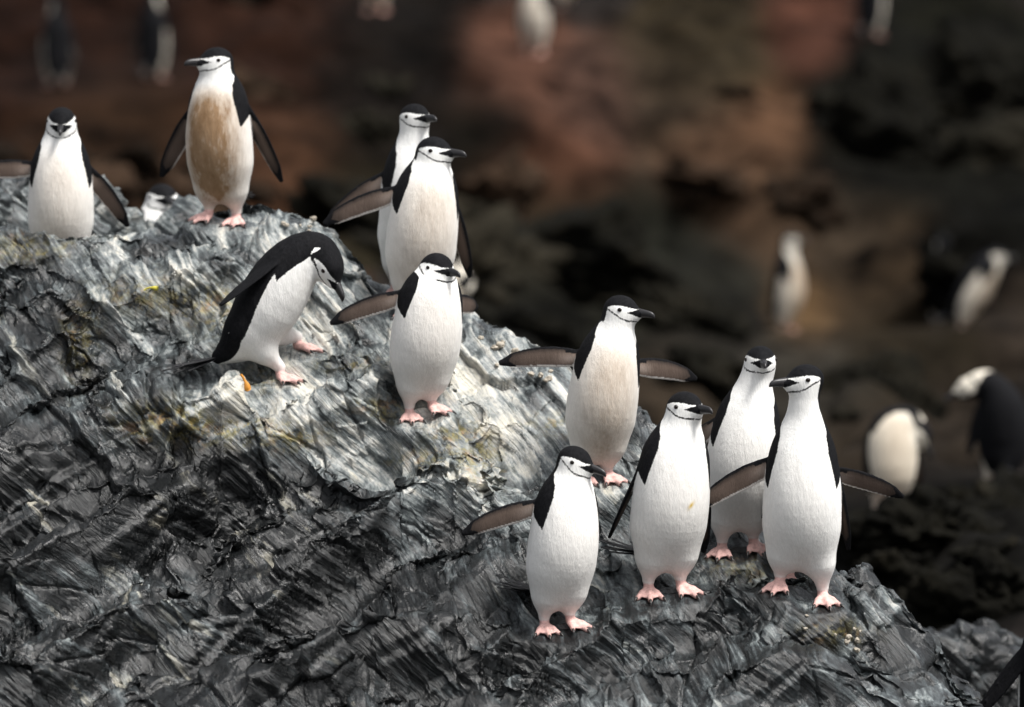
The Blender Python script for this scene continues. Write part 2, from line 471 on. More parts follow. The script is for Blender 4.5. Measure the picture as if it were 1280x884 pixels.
for px, py, rx, ry, dep in ((255, 625, .26, .13, .20), (60, 655, .24, .12, .15), (395, 660, .17, .11, .13), (330, 770, .26, .10, .11), (40, 560, .20, .09, .09), (560, 815, .2, .08, .08), (230, 745, .18, .09, .09)):
    q = ycast(px, py)                                      # dark hollows between the folds
    u_ = (gx - q[0]) / rx; v_ = (gy - q[1] - .45 * (gx - q[0])) / ry
    ZB = ZB - dep * np.exp(-(u_ ** 2 + v_ ** 2) ** 1.5)
# step-like strata of a smaller size
sx = gx * .55 - gy * .5 + ZB * .9
ph = sx * 8.0 + 1.6 * fbm(q3 * 2.3, 3, 31)
st = (ph - np.floor(ph))
ZB = ZB + 0.045 * (smooth(st, .0, .14) - st) * (0.4 + 0.9 * smooth(noise(q3 * 1.7, 12), -.3, .4))
# ledges under the feet: the rock meets each sole
for f, r in PADS:
    if f[1] > 19: continue
    dd = np.hypot(gx - f[0], gy - f[1] + .042)
    zc = bilin(XS, YS, ZB, np.array([f[0]]), np.array([f[1]]))[0]
    ZB = ZB + (f[2] - zc) * np.exp(-(dd / .17) ** 2)
for f, r in PADS:
    if f[1] > 19: continue
    dd = np.hypot(gx - f[0], (gy - f[1] + .042))
    w = 1 - smooth(dd, r * .85, r * 1.7)
    plane = f[2] + (gy - f[1]) * .22
    ZB = ZB * (1 - w) + plane * w
for k in 'BEFGHIJK':                                     # nothing rises in front of the feet one can see
    for f in FOOT[k]:
        w = (1 - smooth(np.abs(gx - f[0]), .07, .13)) * smooth(gy, f[1] - .42, f[1] - .30) * (gy < f[1])
        ZB = ZB - w * np.maximum(ZB - (f[2] + (gy - f[1]) * .26), 0)
for cpt, r in ((at(268, 446, 17.28), .07), (at(252, 452, 17.25), .08), (at(236, 460, 17.22), .08)):   # hollow where the preening bird's tail lies
    dd = np.hypot(gx - cpt[0], np.where(gy < cpt[1], (gy - cpt[1]) * .4, gy - cpt[1]))
    w = 1 - smooth(dd, r * .6, r * 1.7)
    ZB = ZB - w * np.maximum(ZB - (cpt[2] - .055 + (gy - cpt[1]) * .25), 0)
# even sampling along the slope
xs = np.concatenate([np.linspace(-2.75, -1.86, 60)[:-1], np.linspace(-1.86, 1.86, 900), np.linspace(1.86, 2.75, 60)[1:]])
NX = len(xs)
yy = YS
ZX = np.stack([np.interp(xs, XS, ZB[:, j]) for j in range(len(YS))], 1)
PP = np.stack([np.repeat(xs[:, None], len(yy), 1), np.repeat(yy[None], NX, 0), ZX], -1)
px_, py_ = proj(PP)
vis = ((py_ > 150) & (py_ < 905) & (yy[None] < 18.35)).astype(float) * .9 + .10
NV = 960
V = np.zeros((NX, NV, 3), np.float32)
wts = np.zeros((NX, len(yy)))
ds = np.sqrt(np.diff(PP[:, :, 1], axis=1) ** 2 + np.diff(ZX, axis=1) ** 2) * .5 * (vis[:, 1:] + vis[:, :-1])
cs = np.concatenate([np.zeros((NX, 1)), np.cumsum(ds, 1)], 1)
for it in range(2):                                     # even out neighbouring columns
    cs[1:-1] = (cs[:-2] + cs[1:-1] + cs[2:]) / 3
for i in range(NX):
    c = cs[i] / cs[i, -1]
    V[i, :, 1] = np.interp(np.linspace(0, 1, NV), c, yy)
    V[i, :, 2] = np.interp(V[i, :, 1], yy, ZX[i])
V[:, :, 0] = xs[:, None]
def fol_coords(Pw, n=FOL):
    n = np.array(Vector(n).normalized()); b = np.array(Vector(n).orthogonal().normalized()); c = np.cross(n, b)
    return Pw @ n, Pw @ b, Pw @ c
FOL2 = (-0.45, -0.20, 0.87)      # joints that cut the slate into blocks, crests rising to the right
def saw(a, b, c, F, seed, drop=.86):
    """cleavage steps: planar facets that climb slowly and break off sharply, fading in and out along the strike"""
    ph = a * F + .38 * noise(np.stack([a * F * .15, b * 1.6, c * 1.6], -1), seed)
    i = np.floor(ph); fr = ph - i
    am = smooth(noise(np.stack([i * 7.31, b * F * .16, c * F * .16], -1), seed + 1), -.45, .35)
    return am * np.where(fr < drop, fr / drop, (1 - fr) / (1 - drop)), i
def rock_detail(Pw, k=1.0, layer=False):
    w = 0.030 * noise(Pw * 1.5, 41)
    a, b, c = fol_coords(Pw); a = a + w
    a2, b2, c2 = fol_coords(Pw, FOL2); a2 = a2 + w * .8
    s1, i1 = saw(a, b, c, 7.5, 51); s2, i2 = saw(a, b, c, 19, 53); s3, i3 = saw(a, b, c, 47, 55)
    t0, _ = saw(a2, b2 * .6, c2 * .6, 3.3, 63, .66); t1, _ = saw(a2, b2, c2, 7.5, 57, .8)
    f1, f2, cell, tl = worley(np.stack([a * 6.5, b * 2.6, c * 2.6], -1) + w[..., None] * 4, 61, True)
    g1, g2, cell2, tl2 = worley(np.stack([a * 17, b * 7, c * 7], -1) + w[..., None] * 6, 62, True)
    crack = smooth(f2 - f1, 0.0, 0.06) - 1
    m = 0.25 + 0.85 * smooth(noise(Pw * 1.7, 75), -.30, .35)
    fine = noise(np.stack([a * 70, b * 10, c * 10], -1), 77)
    d = m * (0.016 * s1 + 0.015 * s2 + 0.0105 * s3) + .045 * t0 + .022 * t1 + .055 * tl + .012 * (cell - .5) + .015 * tl2 + .007 * (cell2 - .5) + .010 * crack + .003 * noise(Pw * 14, 71) + .0024 * fine - .05
    if layer:
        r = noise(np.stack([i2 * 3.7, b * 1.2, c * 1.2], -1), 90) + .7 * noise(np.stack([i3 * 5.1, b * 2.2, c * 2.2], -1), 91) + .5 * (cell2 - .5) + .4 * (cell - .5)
        relief_shade = (s3 - .35) * .8 + (s2 - .4) * .7 + (s1 - .4) * .30 + (t1 - .4) * .10  # ridges lighter, grooves darker: light and shade of the relief put into the tone
        return k * d, r, relief_shade
    return k * d
N_ = gridnormals(V)
if N_[NX // 2, NV // 2, 2] < 0: N_ = -N_
damp = np.ones((NX, NV), np.float32)
for f, r in PADS:
    if f[1] > 19: continue
    dd = np.sqrt((V[..., 0] - f[0]) ** 2 + (V[..., 1] - f[1] + .042) ** 2 + .5 * (V[..., 2] - f[2]) ** 2)
    damp *= 0.03 + 0.97 * smooth(dd, r * .9, r * 1.9)
far = (V[..., 1] > 18.7)
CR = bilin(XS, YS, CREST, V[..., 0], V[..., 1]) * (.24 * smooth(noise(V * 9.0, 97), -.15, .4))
_d, LAY, RELIEF_SHADE = (np.zeros((NX, NV), np.float32) for _ in range(3))
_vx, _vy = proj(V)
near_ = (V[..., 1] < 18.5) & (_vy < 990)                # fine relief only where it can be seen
_d[near_], LAY[near_], RELIEF_SHADE[near_] = rock_detail(V[near_], 1.0, True)
del _vx, _vy
V = V + N_ * (_d * damp)[..., None]
ppx, ppy = proj(V)
# pale, trodden and guano-washed upper part; wet dark slate lower down, shade of the recesses painted in
def blobs(px, py, L, base):
    num = np.full(px.shape, base * .6); den = np.full(px.shape, .6)
    for bx, by, rx, ry, v in L:
        w = np.exp(-((px - bx) / rx) ** 2 - ((py - by) / ry) ** 2) * 2.2
        num += w * v; den += w
    return num / den
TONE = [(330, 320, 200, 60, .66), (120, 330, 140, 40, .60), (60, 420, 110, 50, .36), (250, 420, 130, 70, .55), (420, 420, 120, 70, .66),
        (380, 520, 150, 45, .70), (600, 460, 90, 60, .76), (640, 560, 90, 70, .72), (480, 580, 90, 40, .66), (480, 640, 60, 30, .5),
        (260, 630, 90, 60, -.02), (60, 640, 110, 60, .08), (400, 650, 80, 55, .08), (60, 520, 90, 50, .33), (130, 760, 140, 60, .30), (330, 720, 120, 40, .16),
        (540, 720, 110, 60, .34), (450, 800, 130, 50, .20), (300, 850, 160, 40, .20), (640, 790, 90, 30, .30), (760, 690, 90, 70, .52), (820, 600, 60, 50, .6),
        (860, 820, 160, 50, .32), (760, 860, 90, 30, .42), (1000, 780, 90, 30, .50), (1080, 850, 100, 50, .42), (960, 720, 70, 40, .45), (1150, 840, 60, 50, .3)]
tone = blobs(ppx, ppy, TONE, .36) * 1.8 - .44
LICH = [(190, 365, 60, 25, .5), (262, 378, 30, 18, .9), (30, 310, 60, 14, .8), (210, 525, 50, 22, .9), (290, 535, 60, 18, .8), (370, 545, 40, 16, .9), (440, 455, 40, 10, .8),
        (600, 570, 30, 40, .9), (560, 545, 30, 14, .7), (690, 530, 40, 14, .6), (480, 510, 50, 14, .6), (100, 430, 20, 40, .5), (330, 470, 30, 20, .5), (310, 400, 60, 30, .4), (520, 575, 40, 14, .6), (940, 710, 50, 15, .5), (1040, 790, 40, 14, .6)]
lich = np.zeros(ppx.shape)
for bx, by, rx, ry, v in LICH:
    lich += v * np.exp(-((ppx - bx) / rx) ** 2 - ((ppy - by) / ry) ** 2)
me = mesh_from('rock_outcrop', V.reshape(-1, 3), gridfaces(NX, NV), {'tone': (tone + .24 * LAY + .25 * RELIEF_SHADE + CR).ravel(), 'lichen': np.clip(lich, 0, 1).ravel(), 'vein': smooth(LAY, .62, .80).ravel()})
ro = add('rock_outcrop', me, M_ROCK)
tag(ro, kind='structure')
ro['label'] = 'ridged grey slate outcrop with pale trodden top the penguins stand on'

# ------------------------------------------------------------------ loose rocks and boulders
def sphere_grid(n):
    """cube-sphere: verts, faces"""
    t = np.tan(np.linspace(-1, 1, n) * math.pi / 4)
    a, b = np.meshgrid(t, t, indexing='ij'); o = np.ones_like(a)
    V = []; F = []; k = 0
    for f in ((o, a, b), (-o, b, a), (b, o, a), (a, -o, b), (a, b, o), (b, a, -o)):
        V.append(np.stack(f, -1).reshape(-1, 3)); F.append(gridfaces(n, n) + k); k += n * n
    V = np.concatenate(V); F = np.concatenate(F)
    V /= np.linalg.norm(V, axis=1, keepdims=True)
    key = np.round(V * 1e5).astype(np.int64)
    _, idx, inv = np.unique(key, axis=0, return_index=True, return_inverse=True)
    return V[idx], inv.ravel()[F]
def boulder_mesh(name, seed, size, n, amp=.22, detail=1.0, tone=.3, cut=0.35, centre=(0, 0, 0)):
    D, F = sphere_grid(n)
    size = np.array(size)
    f1, f2, cell = worley(D * 1.4 + seed * 3.7, seed)
    r = 1 + amp * fbm(D * 1.3 + seed, 3, seed) * 1.6 + .16 * (cell - .5) + .10 * (smooth(f2 - f1, 0, .25) - 1)
    for k in range(5):                                   # broken flat faces
        rng = np.random.RandomState(seed * 7 + k); nn = rng.normal(size=3); nn /= np.linalg.norm(nn)
        h = .62 + .25 * rng.rand()
        dd = D @ nn * r
        r = np.where(dd > h, r * (cut * 0 + h + (dd - h) * .25) / np.maximum(dd, 1e-4), r)
    V = D * r[:, None] * size
    nrm = D / size; nrm /= np.linalg.norm(nrm, axis=1, keepdims=True)
    if detail > 0: V = V + nrm * rock_detail(V + np.array(centre) , detail)[:, None]
    tn = np.full(len(V), tone) + .12 * noise(V * 4 + seed, 7)
    return mesh_from(name, V, F, {'tone': tn, 'lichen': np.zeros(len(V))})
def boulder(px, py, Y, size, seed, label, n=40, tone=.3, rot=0, detail=1.0, group=None, mat=None, name='boulder', amp=.22):
    c = at(px, py, Y)
    o = add(name, boulder_mesh(name, seed, size, n, amp, detail, tone, centre=c), mat or M_ROCK)
    o.location = c; o.rotation_euler = (0, 0, rot)
    return tag(o, label, 'rock', group)
boulder(70, 290, 18.55, (.36, .28, .28), 3, 'grey slate rock rising behind the frontal penguin beside the yellow-stained crest', 110, .42, .3)
boulder(-60, 300, 18.4, (.34, .25, .27), 5, 'dark slate rock left of the frontal penguin with drooping flipper', 90, .30, 0)
boulder(205, 330, 18.5, (.26, .22, .215), 8, 'pale grey slate rock hiding all but the head of a penguin', 100, .50, .6)
boulder(1232, 868, 18.7, (.37, .35, .31), 11, 'dark blocky slate rock beside the lower end of the outcrop', 110, .12, .5, .9)
boulder(1400, 900, 18.2, (.40, .38, .40), 12, 'dark slate rock past the bending slope of the outcrop', 70, .22, 1.0, 1.3)

# ------------------------------------------------------------------ hillside behind, out of focus
HS = [(1060, 760, 21), (1280, 790, 20.5), (1120, 649, 24), (1240, 604, 24.5), (1350, 600, 24.5), (990, 420, 35), (1212, 412, 34), (700, 470, 31), (400, 330, 32), (0, 300, 31),
      (665, 66, 42), (190, 96, 40), (75, 108, 40), (1090, 45, 43), (470, 14, 44), (640, -60, 47), (0, -60, 47), (1280, -60, 47), (850, 250, 38), (1280, 250, 39), (900, 560, 27), (590, 500, 26), (300, 420, 27)]
hp_ = [at(*s) for s in HS]
for x in (-14, -7, 0, 7, 14):
    hp_ += [np.array([x, 14., -1.3]), np.array([x, 19.5, -1.1]), np.array([x, 60, 4.5]), np.array([x, 90, 12.])]
    if abs(x) > 6: hp_ += [np.array([x, 25, -.3]), np.array([x, 36, .7]), np.array([x, 45, 1.9])]
hill_f = tps(hp_, 5e-2)
hx = np.sinh(np.linspace(-2.6, 2.6, 420)) / math.sinh(2.6) * 40
hy = np.concatenate([np.linspace(8, 18, 20)[:-1], np.linspace(18, 50, 400), np.linspace(50, 110, 70)[1:]])
HX, HY = np.meshgrid(hx, hy, indexing='ij')
ccx = np.linspace(-40, 40, 120); ccy = np.linspace(8, 110, 200)
HZ = bilin(ccx, ccy, hill_f(*np.meshgrid(ccx, ccy, indexing='ij')), HX, HY)
q = np.stack([HX, HY, 0 * HX], -1)
bp = np.ones_like(HX)
BGFEET = [(1110, 648, 24), (1245, 604, 24.5), (985, 418, 35), (1205, 412, 34), (668, 66, 42), (192, 98, 40), (75, 108, 40), (1090, 45, 43), (470, 14, 44)]
for b in BGFEET:
    p = at(*b); bp *= smooth(np.hypot(HX - p[0], (HY - p[1]) * .5), .25, .9)
f1, f2, cell = worley(q * np.array([.9, .6, 1]), 91)
rel = .30 * (1 - np.abs(fbm(q * .5, 4, 81)) * 2) - .15 + .22 * (1 - smooth(f1, 0, .55)) * cell + .05 * fbm(q * 2.5, 3, 85)
HZ = HZ + rel * bp * np.clip((HY - 17) / 6, .3, 1.3)
hv = np.stack([HX, HY, HZ], -1)
bx_, by_ = proj(hv)
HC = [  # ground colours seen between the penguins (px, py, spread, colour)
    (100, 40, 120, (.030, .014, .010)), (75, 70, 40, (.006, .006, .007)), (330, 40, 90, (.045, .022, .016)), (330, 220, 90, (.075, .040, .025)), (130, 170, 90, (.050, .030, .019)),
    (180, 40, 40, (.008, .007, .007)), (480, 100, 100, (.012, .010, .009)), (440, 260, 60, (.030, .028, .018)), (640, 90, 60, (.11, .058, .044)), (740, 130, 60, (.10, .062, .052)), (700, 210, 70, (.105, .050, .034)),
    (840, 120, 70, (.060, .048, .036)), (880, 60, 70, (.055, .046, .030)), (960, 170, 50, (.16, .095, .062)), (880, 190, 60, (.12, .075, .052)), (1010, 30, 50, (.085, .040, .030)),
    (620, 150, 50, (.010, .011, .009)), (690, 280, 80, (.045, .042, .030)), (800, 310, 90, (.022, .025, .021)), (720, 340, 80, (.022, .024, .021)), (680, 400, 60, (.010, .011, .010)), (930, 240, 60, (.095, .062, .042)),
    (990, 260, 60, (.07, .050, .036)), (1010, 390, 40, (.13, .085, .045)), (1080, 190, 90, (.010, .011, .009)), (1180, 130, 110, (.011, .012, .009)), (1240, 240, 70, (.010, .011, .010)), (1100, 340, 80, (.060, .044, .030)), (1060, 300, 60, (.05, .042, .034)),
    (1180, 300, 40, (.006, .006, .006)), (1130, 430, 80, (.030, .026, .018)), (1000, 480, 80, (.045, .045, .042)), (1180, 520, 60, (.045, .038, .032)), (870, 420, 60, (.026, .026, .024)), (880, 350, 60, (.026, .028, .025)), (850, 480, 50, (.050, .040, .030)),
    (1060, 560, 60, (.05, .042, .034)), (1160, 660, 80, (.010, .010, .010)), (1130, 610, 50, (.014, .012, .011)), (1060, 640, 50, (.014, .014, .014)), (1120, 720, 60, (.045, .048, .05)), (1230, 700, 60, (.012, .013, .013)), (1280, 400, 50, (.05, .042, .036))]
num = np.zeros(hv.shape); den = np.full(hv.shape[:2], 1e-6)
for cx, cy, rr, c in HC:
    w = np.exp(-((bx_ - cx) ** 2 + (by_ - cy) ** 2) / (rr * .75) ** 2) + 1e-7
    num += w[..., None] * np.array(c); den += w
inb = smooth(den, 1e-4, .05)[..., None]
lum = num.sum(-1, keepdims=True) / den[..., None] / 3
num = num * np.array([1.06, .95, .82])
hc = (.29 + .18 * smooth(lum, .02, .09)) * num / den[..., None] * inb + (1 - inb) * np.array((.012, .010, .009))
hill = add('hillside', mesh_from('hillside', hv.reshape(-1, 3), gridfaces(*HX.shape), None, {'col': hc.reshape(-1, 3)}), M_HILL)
tag(hill, kind='structure')
s = 900.0
shore = add('shore', mesh_from('shore', [(-s, -s, -1.6), (s, -s, -1.6), (s, s, -1.6), (-s, s, -1.6)], [(0, 1, 2, 3)]), M_SHORE)
tag(shore, kind='structure')
for i, (px, py, Y, sz, tn, lb) in enumerate([
    (1110, 700, 23.3, (.34, .3, .22), .14, 'blurred dark boulder below the cream hunched penguin'),
    (1235, 665, 23.6, (.48, .35, .26), .10, 'blurred black boulder below the dark-backed preening penguin'),
    (1120, 770, 21.6, (.24, .24, .17), .34, 'blurred grey boulder in the gap below the dark boulders'),
    (1240, 745, 22.0, (.3, .3, .14), .05, 'blurred low black boulder above the sharp blocky slate'),
    (700, 330, 33.5, (.8, .6, .46), .16, 'blurred broad greenish boulder on the hillside below the reddish patch'),
    (830, 400, 33.0, (.5, .5, .34), .22, 'blurred rounded grey boulder left of the distant upright penguin'),
    (1090, 500, 30.0, (.5, .5, .34), .22, 'blurred sloping grey boulder above the cream hunched penguin'),
    (1100, 190, 40.5, (.8, .7, .7), .10, 'blurred large black crag high on the hillside'),
    (1230, 150, 41.5, (.9, .7, .8), .12, 'blurred mossy black crag at the far right of the hillside'),
    (1075, 668, 23.0, (.26, .25, .15), .10, 'blurred small dark boulder nearest the long-necked penguin'),
    (1185, 628, 24.2, (.30, .25, .13), .16, 'blurred flat boulder between the two preening hillside penguins'),
    (1180, 715, 22.6, (.30, .26, .15), .07, 'blurred black boulder wedged between larger dark boulders'),
    (1290, 640, 23.9, (.35, .3, .2), .12, 'blurred dark boulder under the arched-neck penguin'),
    (1190, 350, 35.5, (.34, .3, .4), .02, 'blurred black boulder beside the leaning distant penguin'),
    (660, 420, 29.5, (.36, .3, .26), .05, 'blurred black boulder just over the pebbly crest')]):
    boulder(px, py, Y, sz, 20 + i, lb, 44, tn, i * .7, 2.0, group='boulders strewn over the hillside', amp=.3, mat=M_BG)

rb = random.Random(12)
FARSPOTS = [(1112, 600), (1250, 550), (985, 360), (1220, 360), (1182, 320), (668, 20), (192, 50), (72, 60), (1088, 10), (470, 0), (706, 10)]
gap_m = [boulder_mesh('boulder', 70 + i, (.24, .21, .15), 26, .3, 2.0, .12, centre=(i * 3., 24., 0)) for i in range(4)]
for i in range(13):
    Y = rb.uniform(21.0, 23.6); px = rb.uniform(1045, 1300)
    p = at(px, 700, Y); z = float(bilin(hx, hy, HZ, np.array([p[0]]), np.array([p[1]]))[0])
    o = add('boulder', gap_m[i % 4], M_BG); o.location = (p[0], p[1], z + .03); k = rb.uniform(.6, 1.3)
    o.scale = (k, k, k * rb.uniform(.7, 1.2)); o.rotation_euler = (0, 0, rb.uniform(0, 6))
    tag(o, 'blurred dark boulder in the jumbled gap below the preening hillside penguins', 'rock', 'boulders in the gap')
hill_m = [[boulder_mesh('boulder', 80 + i + 5 * j, (.34, .30, .24), 24, .32, 2.4, (.18, .26, .38)[i % 3], centre=(i * 4., 34., 0)) for i in range(3)] for j in (0, 1)]
n_b = 0
while n_b < 38:
    Y = rb.uniform(27, 47); px = rb.uniform(-40, 1320)
    p = at(px, 200, Y); z = float(bilin(hx, hy, HZ, np.array([p[0]]), np.array([p[1]]))[0])
    k = rb.uniform(.6, 1.9)
    qx, qy = proj(np.array([p[0], p[1], z]))
    if any(abs(qx - a) < 40 + 55 * k and abs(qy - b) < 80 for a, b in FARSPOTS): 
        if rb.random() < .93: continue
        k *= .4
    br = 1 if (qx < 420 or 560 < qx < 1040 and qy < 260) else 0
    o = add('boulder', hill_m[br][n_b % 3], (M_BG, M_BGB)[br]); o.location = (p[0], p[1], z + .04 * k)
    o.scale = (k * rb.uniform(.8, 1.4), k, k * rb.uniform(.6, 1.1)); o.rotation_euler = (0, 0, rb.uniform(0, 6)); n_b += 1
    tag(o, ('blurred dark grey boulder strewn on the hillside', 'blurred reddish brown boulder strewn on the hillside')[br], 'rock', ('dark boulders on the hillside', 'brown boulders on the hillside')[br])
# ------------------------------------------------------------------ penguins
def rotz(a): return np.array([[math.cos(a), -math.sin(a), 0], [math.sin(a), math.cos(a), 0], [0, 0, 1]])
def smin(a, b, k):
    h = np.clip(.5 + .5 * (b - a) / k, 0, 1)
    return b * (1 - h) + a * h - k * h * (1 - h)
def seg_e(p, a, b, X, ra, rb):
    """elliptic round cone from a to b; ra / rb = (lateral, front, back) radii. returns distance, t, lateral, front coordinate"""
    ab = b - a; L2 = ab @ ab; T = ab / math.sqrt(L2)
    Xo = X - (X @ T) * T; Xo = Xo / np.linalg.norm(Xo)
    Nn = np.cross(T, Xo)                                  # front for an upward axis and X to the bird's left
    q = p - a
    t = np.clip((q @ ab) / L2, 0, 1)
    q = q - t[:, None] * ab
    lx = q @ Xo; ly = q @ Nn; lt = q @ T
    rx = ra[0] + (rb[0] - ra[0]) * t
    rf = ra[1] + (rb[1] - ra[1]) * t; rk = ra[2] + (rb[2] - ra[2]) * t
    ry = np.where(ly > 0, rk, rf)
    rt = np.minimum(rx, ry)
    k0 = np.sqrt((lx / rx) ** 2 + (ly / ry) ** 2 + (lt / rt) ** 2) + 1e-6
    k1 = np.sqrt((lx / rx ** 2) ** 2 + (ly / ry ** 2) ** 2 + (lt / rt ** 2) ** 2) + 1e-6
    return k0 * (k0 - 1) / k1, t, lx, ly, rx, ry
def rcone(p, a, b, r1, r2):
    ab = b - a; q = p - a
    t = np.clip((q @ ab) / (ab @ ab), 0, 1)
    return np.linalg.norm(q - t[:, None] * ab, axis=1) - (r1 + (r2 - r1) * t)
def ellip(p, c, R, r):
    q = (p - c) @ R
    k0 = np.linalg.norm(q / r, axis=1) + 1e-6; k1 = np.linalg.norm(q / r ** 2, axis=1) + 1e-6
    return k0 * (k0 - 1) / k1
def catmull(P, n):
    P = np.asarray(P, float)
    Q = np.concatenate([[2 * P[0] - P[1]], P, [2 * P[-1] - P[-2]]])
    out = []
    for i in range(1, len(Q) - 2):
        for k in range(n):
            t = k / n
            a, b, c, d = Q[i - 1], Q[i], Q[i + 1], Q[i + 2]
            out.append(.5 * ((2 * b) + (c - a) * t + (2 * a - 5 * b + 4 * c - d) * t * t + (3 * b - a - 3 * c + d) * t ** 3))
    out.append(P[-1])
    return np.array(out)

BODY = np.array([  # z, y, half width, front depth, back depth of a 0.70 m bird
    (.132, .020, .046, .040, .040), (.150, .015, .074, .062, .060), (.178, .008, .098, .086, .080), (.215, .002, .117, .107, .093), (.262, -.003, .128, .122, .101), (.322, -.006, .128, .126, .103),
    (.385, -.004, .122, .118, .100), (.440, .001, .115, .104, .093), (.482, .005, .105, .090, .085), (.516, .008, .086, .075, .073), (.546, .007, .067, .063, .063), (.578, .004, .057, .057, .057),
    (.610, .002, .053, .054, .054), (.640, .000, .052, .052, .052)])

class Penguin:
    def __init__(s, feet, head, hd, s_, fl, spine=None, toes=None, wide=1.0, stain=0.0, hip=None, footpitch=-12, shoulder=.435):
        """everything in the bird's own frame: x to its left, -y forward, z up, origin between the feet"""
        s.s = s_; s.stain = stain; s.lr = 1.0 if spine is None else .84
        k = s_
        if spine is None:
            hx, hy, hz = head
            B = BODY.copy(); B *= k
            B[:, 2] *= wide
            z0 = .46 * k; top = .655 * k
            B[:, 0] = np.where(B[:, 0] > z0, z0 + (B[:, 0] - z0) * (hz - z0) / (top - z0), B[:, 0])
            st = max(1.0, (hz - z0) / (top - z0))
            neck = np.clip((BODY[:, 0] - .5) / .08, 0, 1)
            B[:, 2:] /= (1 + neck * (st - 1) * .42)[:, None]
            f = np.clip(B[:, 0] / hz, 0, 1) ** 2.3
            pts = np.c_[hx * f, B[:, 1] + hy * f, B[:, 0]]
            rad = B[:, 2:]
        else:
            pts = np.array(spine)[:, :3]; rad = np.array(spine)[:, 3:]
        q = catmull(np.c_[pts, rad], 2)
        s.sp = q[:, :3]; s.rad = np.maximum(q[:, 3:], .012)
        s.u = np.linspace(0, 1, len(q))
        s.X = np.array([1., 0, 0])
        s.hc = np.array(head, float)
        s.R = hd                                          # columns: forward, lateral (left), up
        s.hyaw = math.atan2(hd[0, 0], -hd[1, 0])
        s.feet = [np.array(f, float) for f in feet]
        s.toes = toes or [-14, 14]
        s.fp = math.radians(footpitch)
        s.std = spine is None
        # hips and shoulders on the spine
        i_h = int(np.argmin(np.abs(BODY[:, 0] - .20))) * 2 if s.std else hip * 2
        c = s.sp[i_h]
        s.hips = [c + np.array([sg * .052 * k, -.004 * k, -.002 * k]) for sg in (-1, 1)]
        if s.std:
            i_s = int(np.argmin(np.abs(s.sp[:, 2] - shoulder * k * 1.0)))
        else:
            i_s = int(len(s.sp) * .62)
        s.ish = i_s
        if s.std:
            s.tb = [s.sp[5] + np.array([0, .045, -.01]) * k, s.sp[5] + np.array([0, .108, -.090]) * k]
        else:
            s.tb = [s.sp[2], s.sp[0]]
        s.flip = []; s.fcurl = [f[1] if f is not None else 0 for f in fl]
        for sg, fd in zip((-1, 1), fl):
            if fd is None: s.flip.append(None); continue
            d, curl = fd[0], fd[1]
            L = (fd[2] if len(fd) > 2 and fd[2] else .305) * k
            d = np.array(d, float); d /= np.linalg.norm(d)
            T = s.sp[min(i_s + 1, len(s.sp) - 1)] - s.sp[i_s - 1]; T /= np.linalg.norm(T)
            Xo = s.X - (s.X @ T) * T; Xo /= np.linalg.norm(Xo)
            S0 = s.sp[i_s] + Xo * sg * (s.rad[i_s, 0] * .86) + np.array([0, .018, 0]) * k
            # chord: leading edge up / forward for a spread flipper, forward for a hanging one
            up = T if len(fd) < 4 else np.array(fd[3], float)
            lead = up - (up @ d) * d
            hang = np.clip((-d @ T - .55) / .35, 0, 1)
            fwd = np.array([sg * .55, -.83, 0.]); fwd = fwd - (fwd @ d) * d
            if len(fd) < 4: lead = lead / np.linalg.norm(lead) * (1 - hang) + fwd / np.linalg.norm(fwd) * hang
            lead /= np.linalg.norm(lead)
            nn = np.cross(d, lead)                         # blade normal
            if nn[1] > 0: nn = -nn                         # underside normal points forward
            pts = []
            for tt in np.linspace(0, 1, 7):
                bend = -lead * curl * L * .55 * max(0, tt - .35) ** 2 * 1.6
                pts.append(S0 + d * L * tt + bend)
            s.flip.append((np.array(pts), lead, nn, L))
    def f_trunk(s, p, full=False):
        n = len(s.sp); kk = .011 * s.s
        ds = []; vs5 = []
        for i in range(n - 1):
            r_ = seg_e(p, s.sp[i], s.sp[i + 1], s.X, s.rad[i], s.rad[i + 1])
            ds.append(r_[0])
            if full: vs5.append(((i + r_[1]) / (n - 1),) + r_[2:])
        D = np.stack(ds); mn = D.min(0)
        ex = np.exp((mn - D) / kk); sm = ex.sum(0)
        d = mn - kk * np.log(sm) + kk * .85     # soft union: no seams between the sections
        if full:
            return d, [sum(ex[i] * vs5[i][q_] for i in range(n - 1)) / sm for q_ in range(5)]
        return d
    def f_head(s, p):
        k = s.s; R = s.R
        P0 = s.hc
        d = ellip(p, P0 + R @ np.array([-.006, 0, .006]) * k, R, np.array([.061, .0525, .050]) * k)
        m = rcone(p, P0 + R @ np.array([.022, 0, .000]) * k, P0 + R @ np.array([.078, 0, -.007]) * k, .037 * k, .0145 * k)
        d = smin(d, m, .020 * k)
        ch = rcone(p, P0 + R @ np.array([.006, 0, -.021]) * k, P0 + R @ np.array([.056, 0, -.021]) * k, .041 * k, .0165 * k)
        return smin(d, ch, .018 * k)
    def f_tail(s, p):
        return rcone(p, s.tb[0], s.tb[1], .050 * s.s, .017 * s.s)
    def f_leg(s, p, j):
        k = s.s; f = s.feet[j]
        ank = f + np.array([0, .012, .034]) * k
        mid = s.hips[j] * .42 + ank * .58 + np.array([0, -.006, .004]) * k
        d = smin(rcone(p, s.hips[j], mid, .058 * k * s.lr, .045 * k * s.lr), rcone(p, mid, ank + np.array([0, 0, .010]) * k, .045 * k * s.lr, .0215 * k), .03 * k)
        return d
    def foot_dirs(s, j):
        out = []
        base = math.radians(s.toes[j])
        for a, L in ((-31, .086), (0, .102), (31, .086)):
            th = base + math.radians(a)
            d = np.array([math.sin(th), -math.cos(th), math.tan(s.fp)]); d /= np.linalg.norm(d)
            out.append((d, L * s.s))
        return out
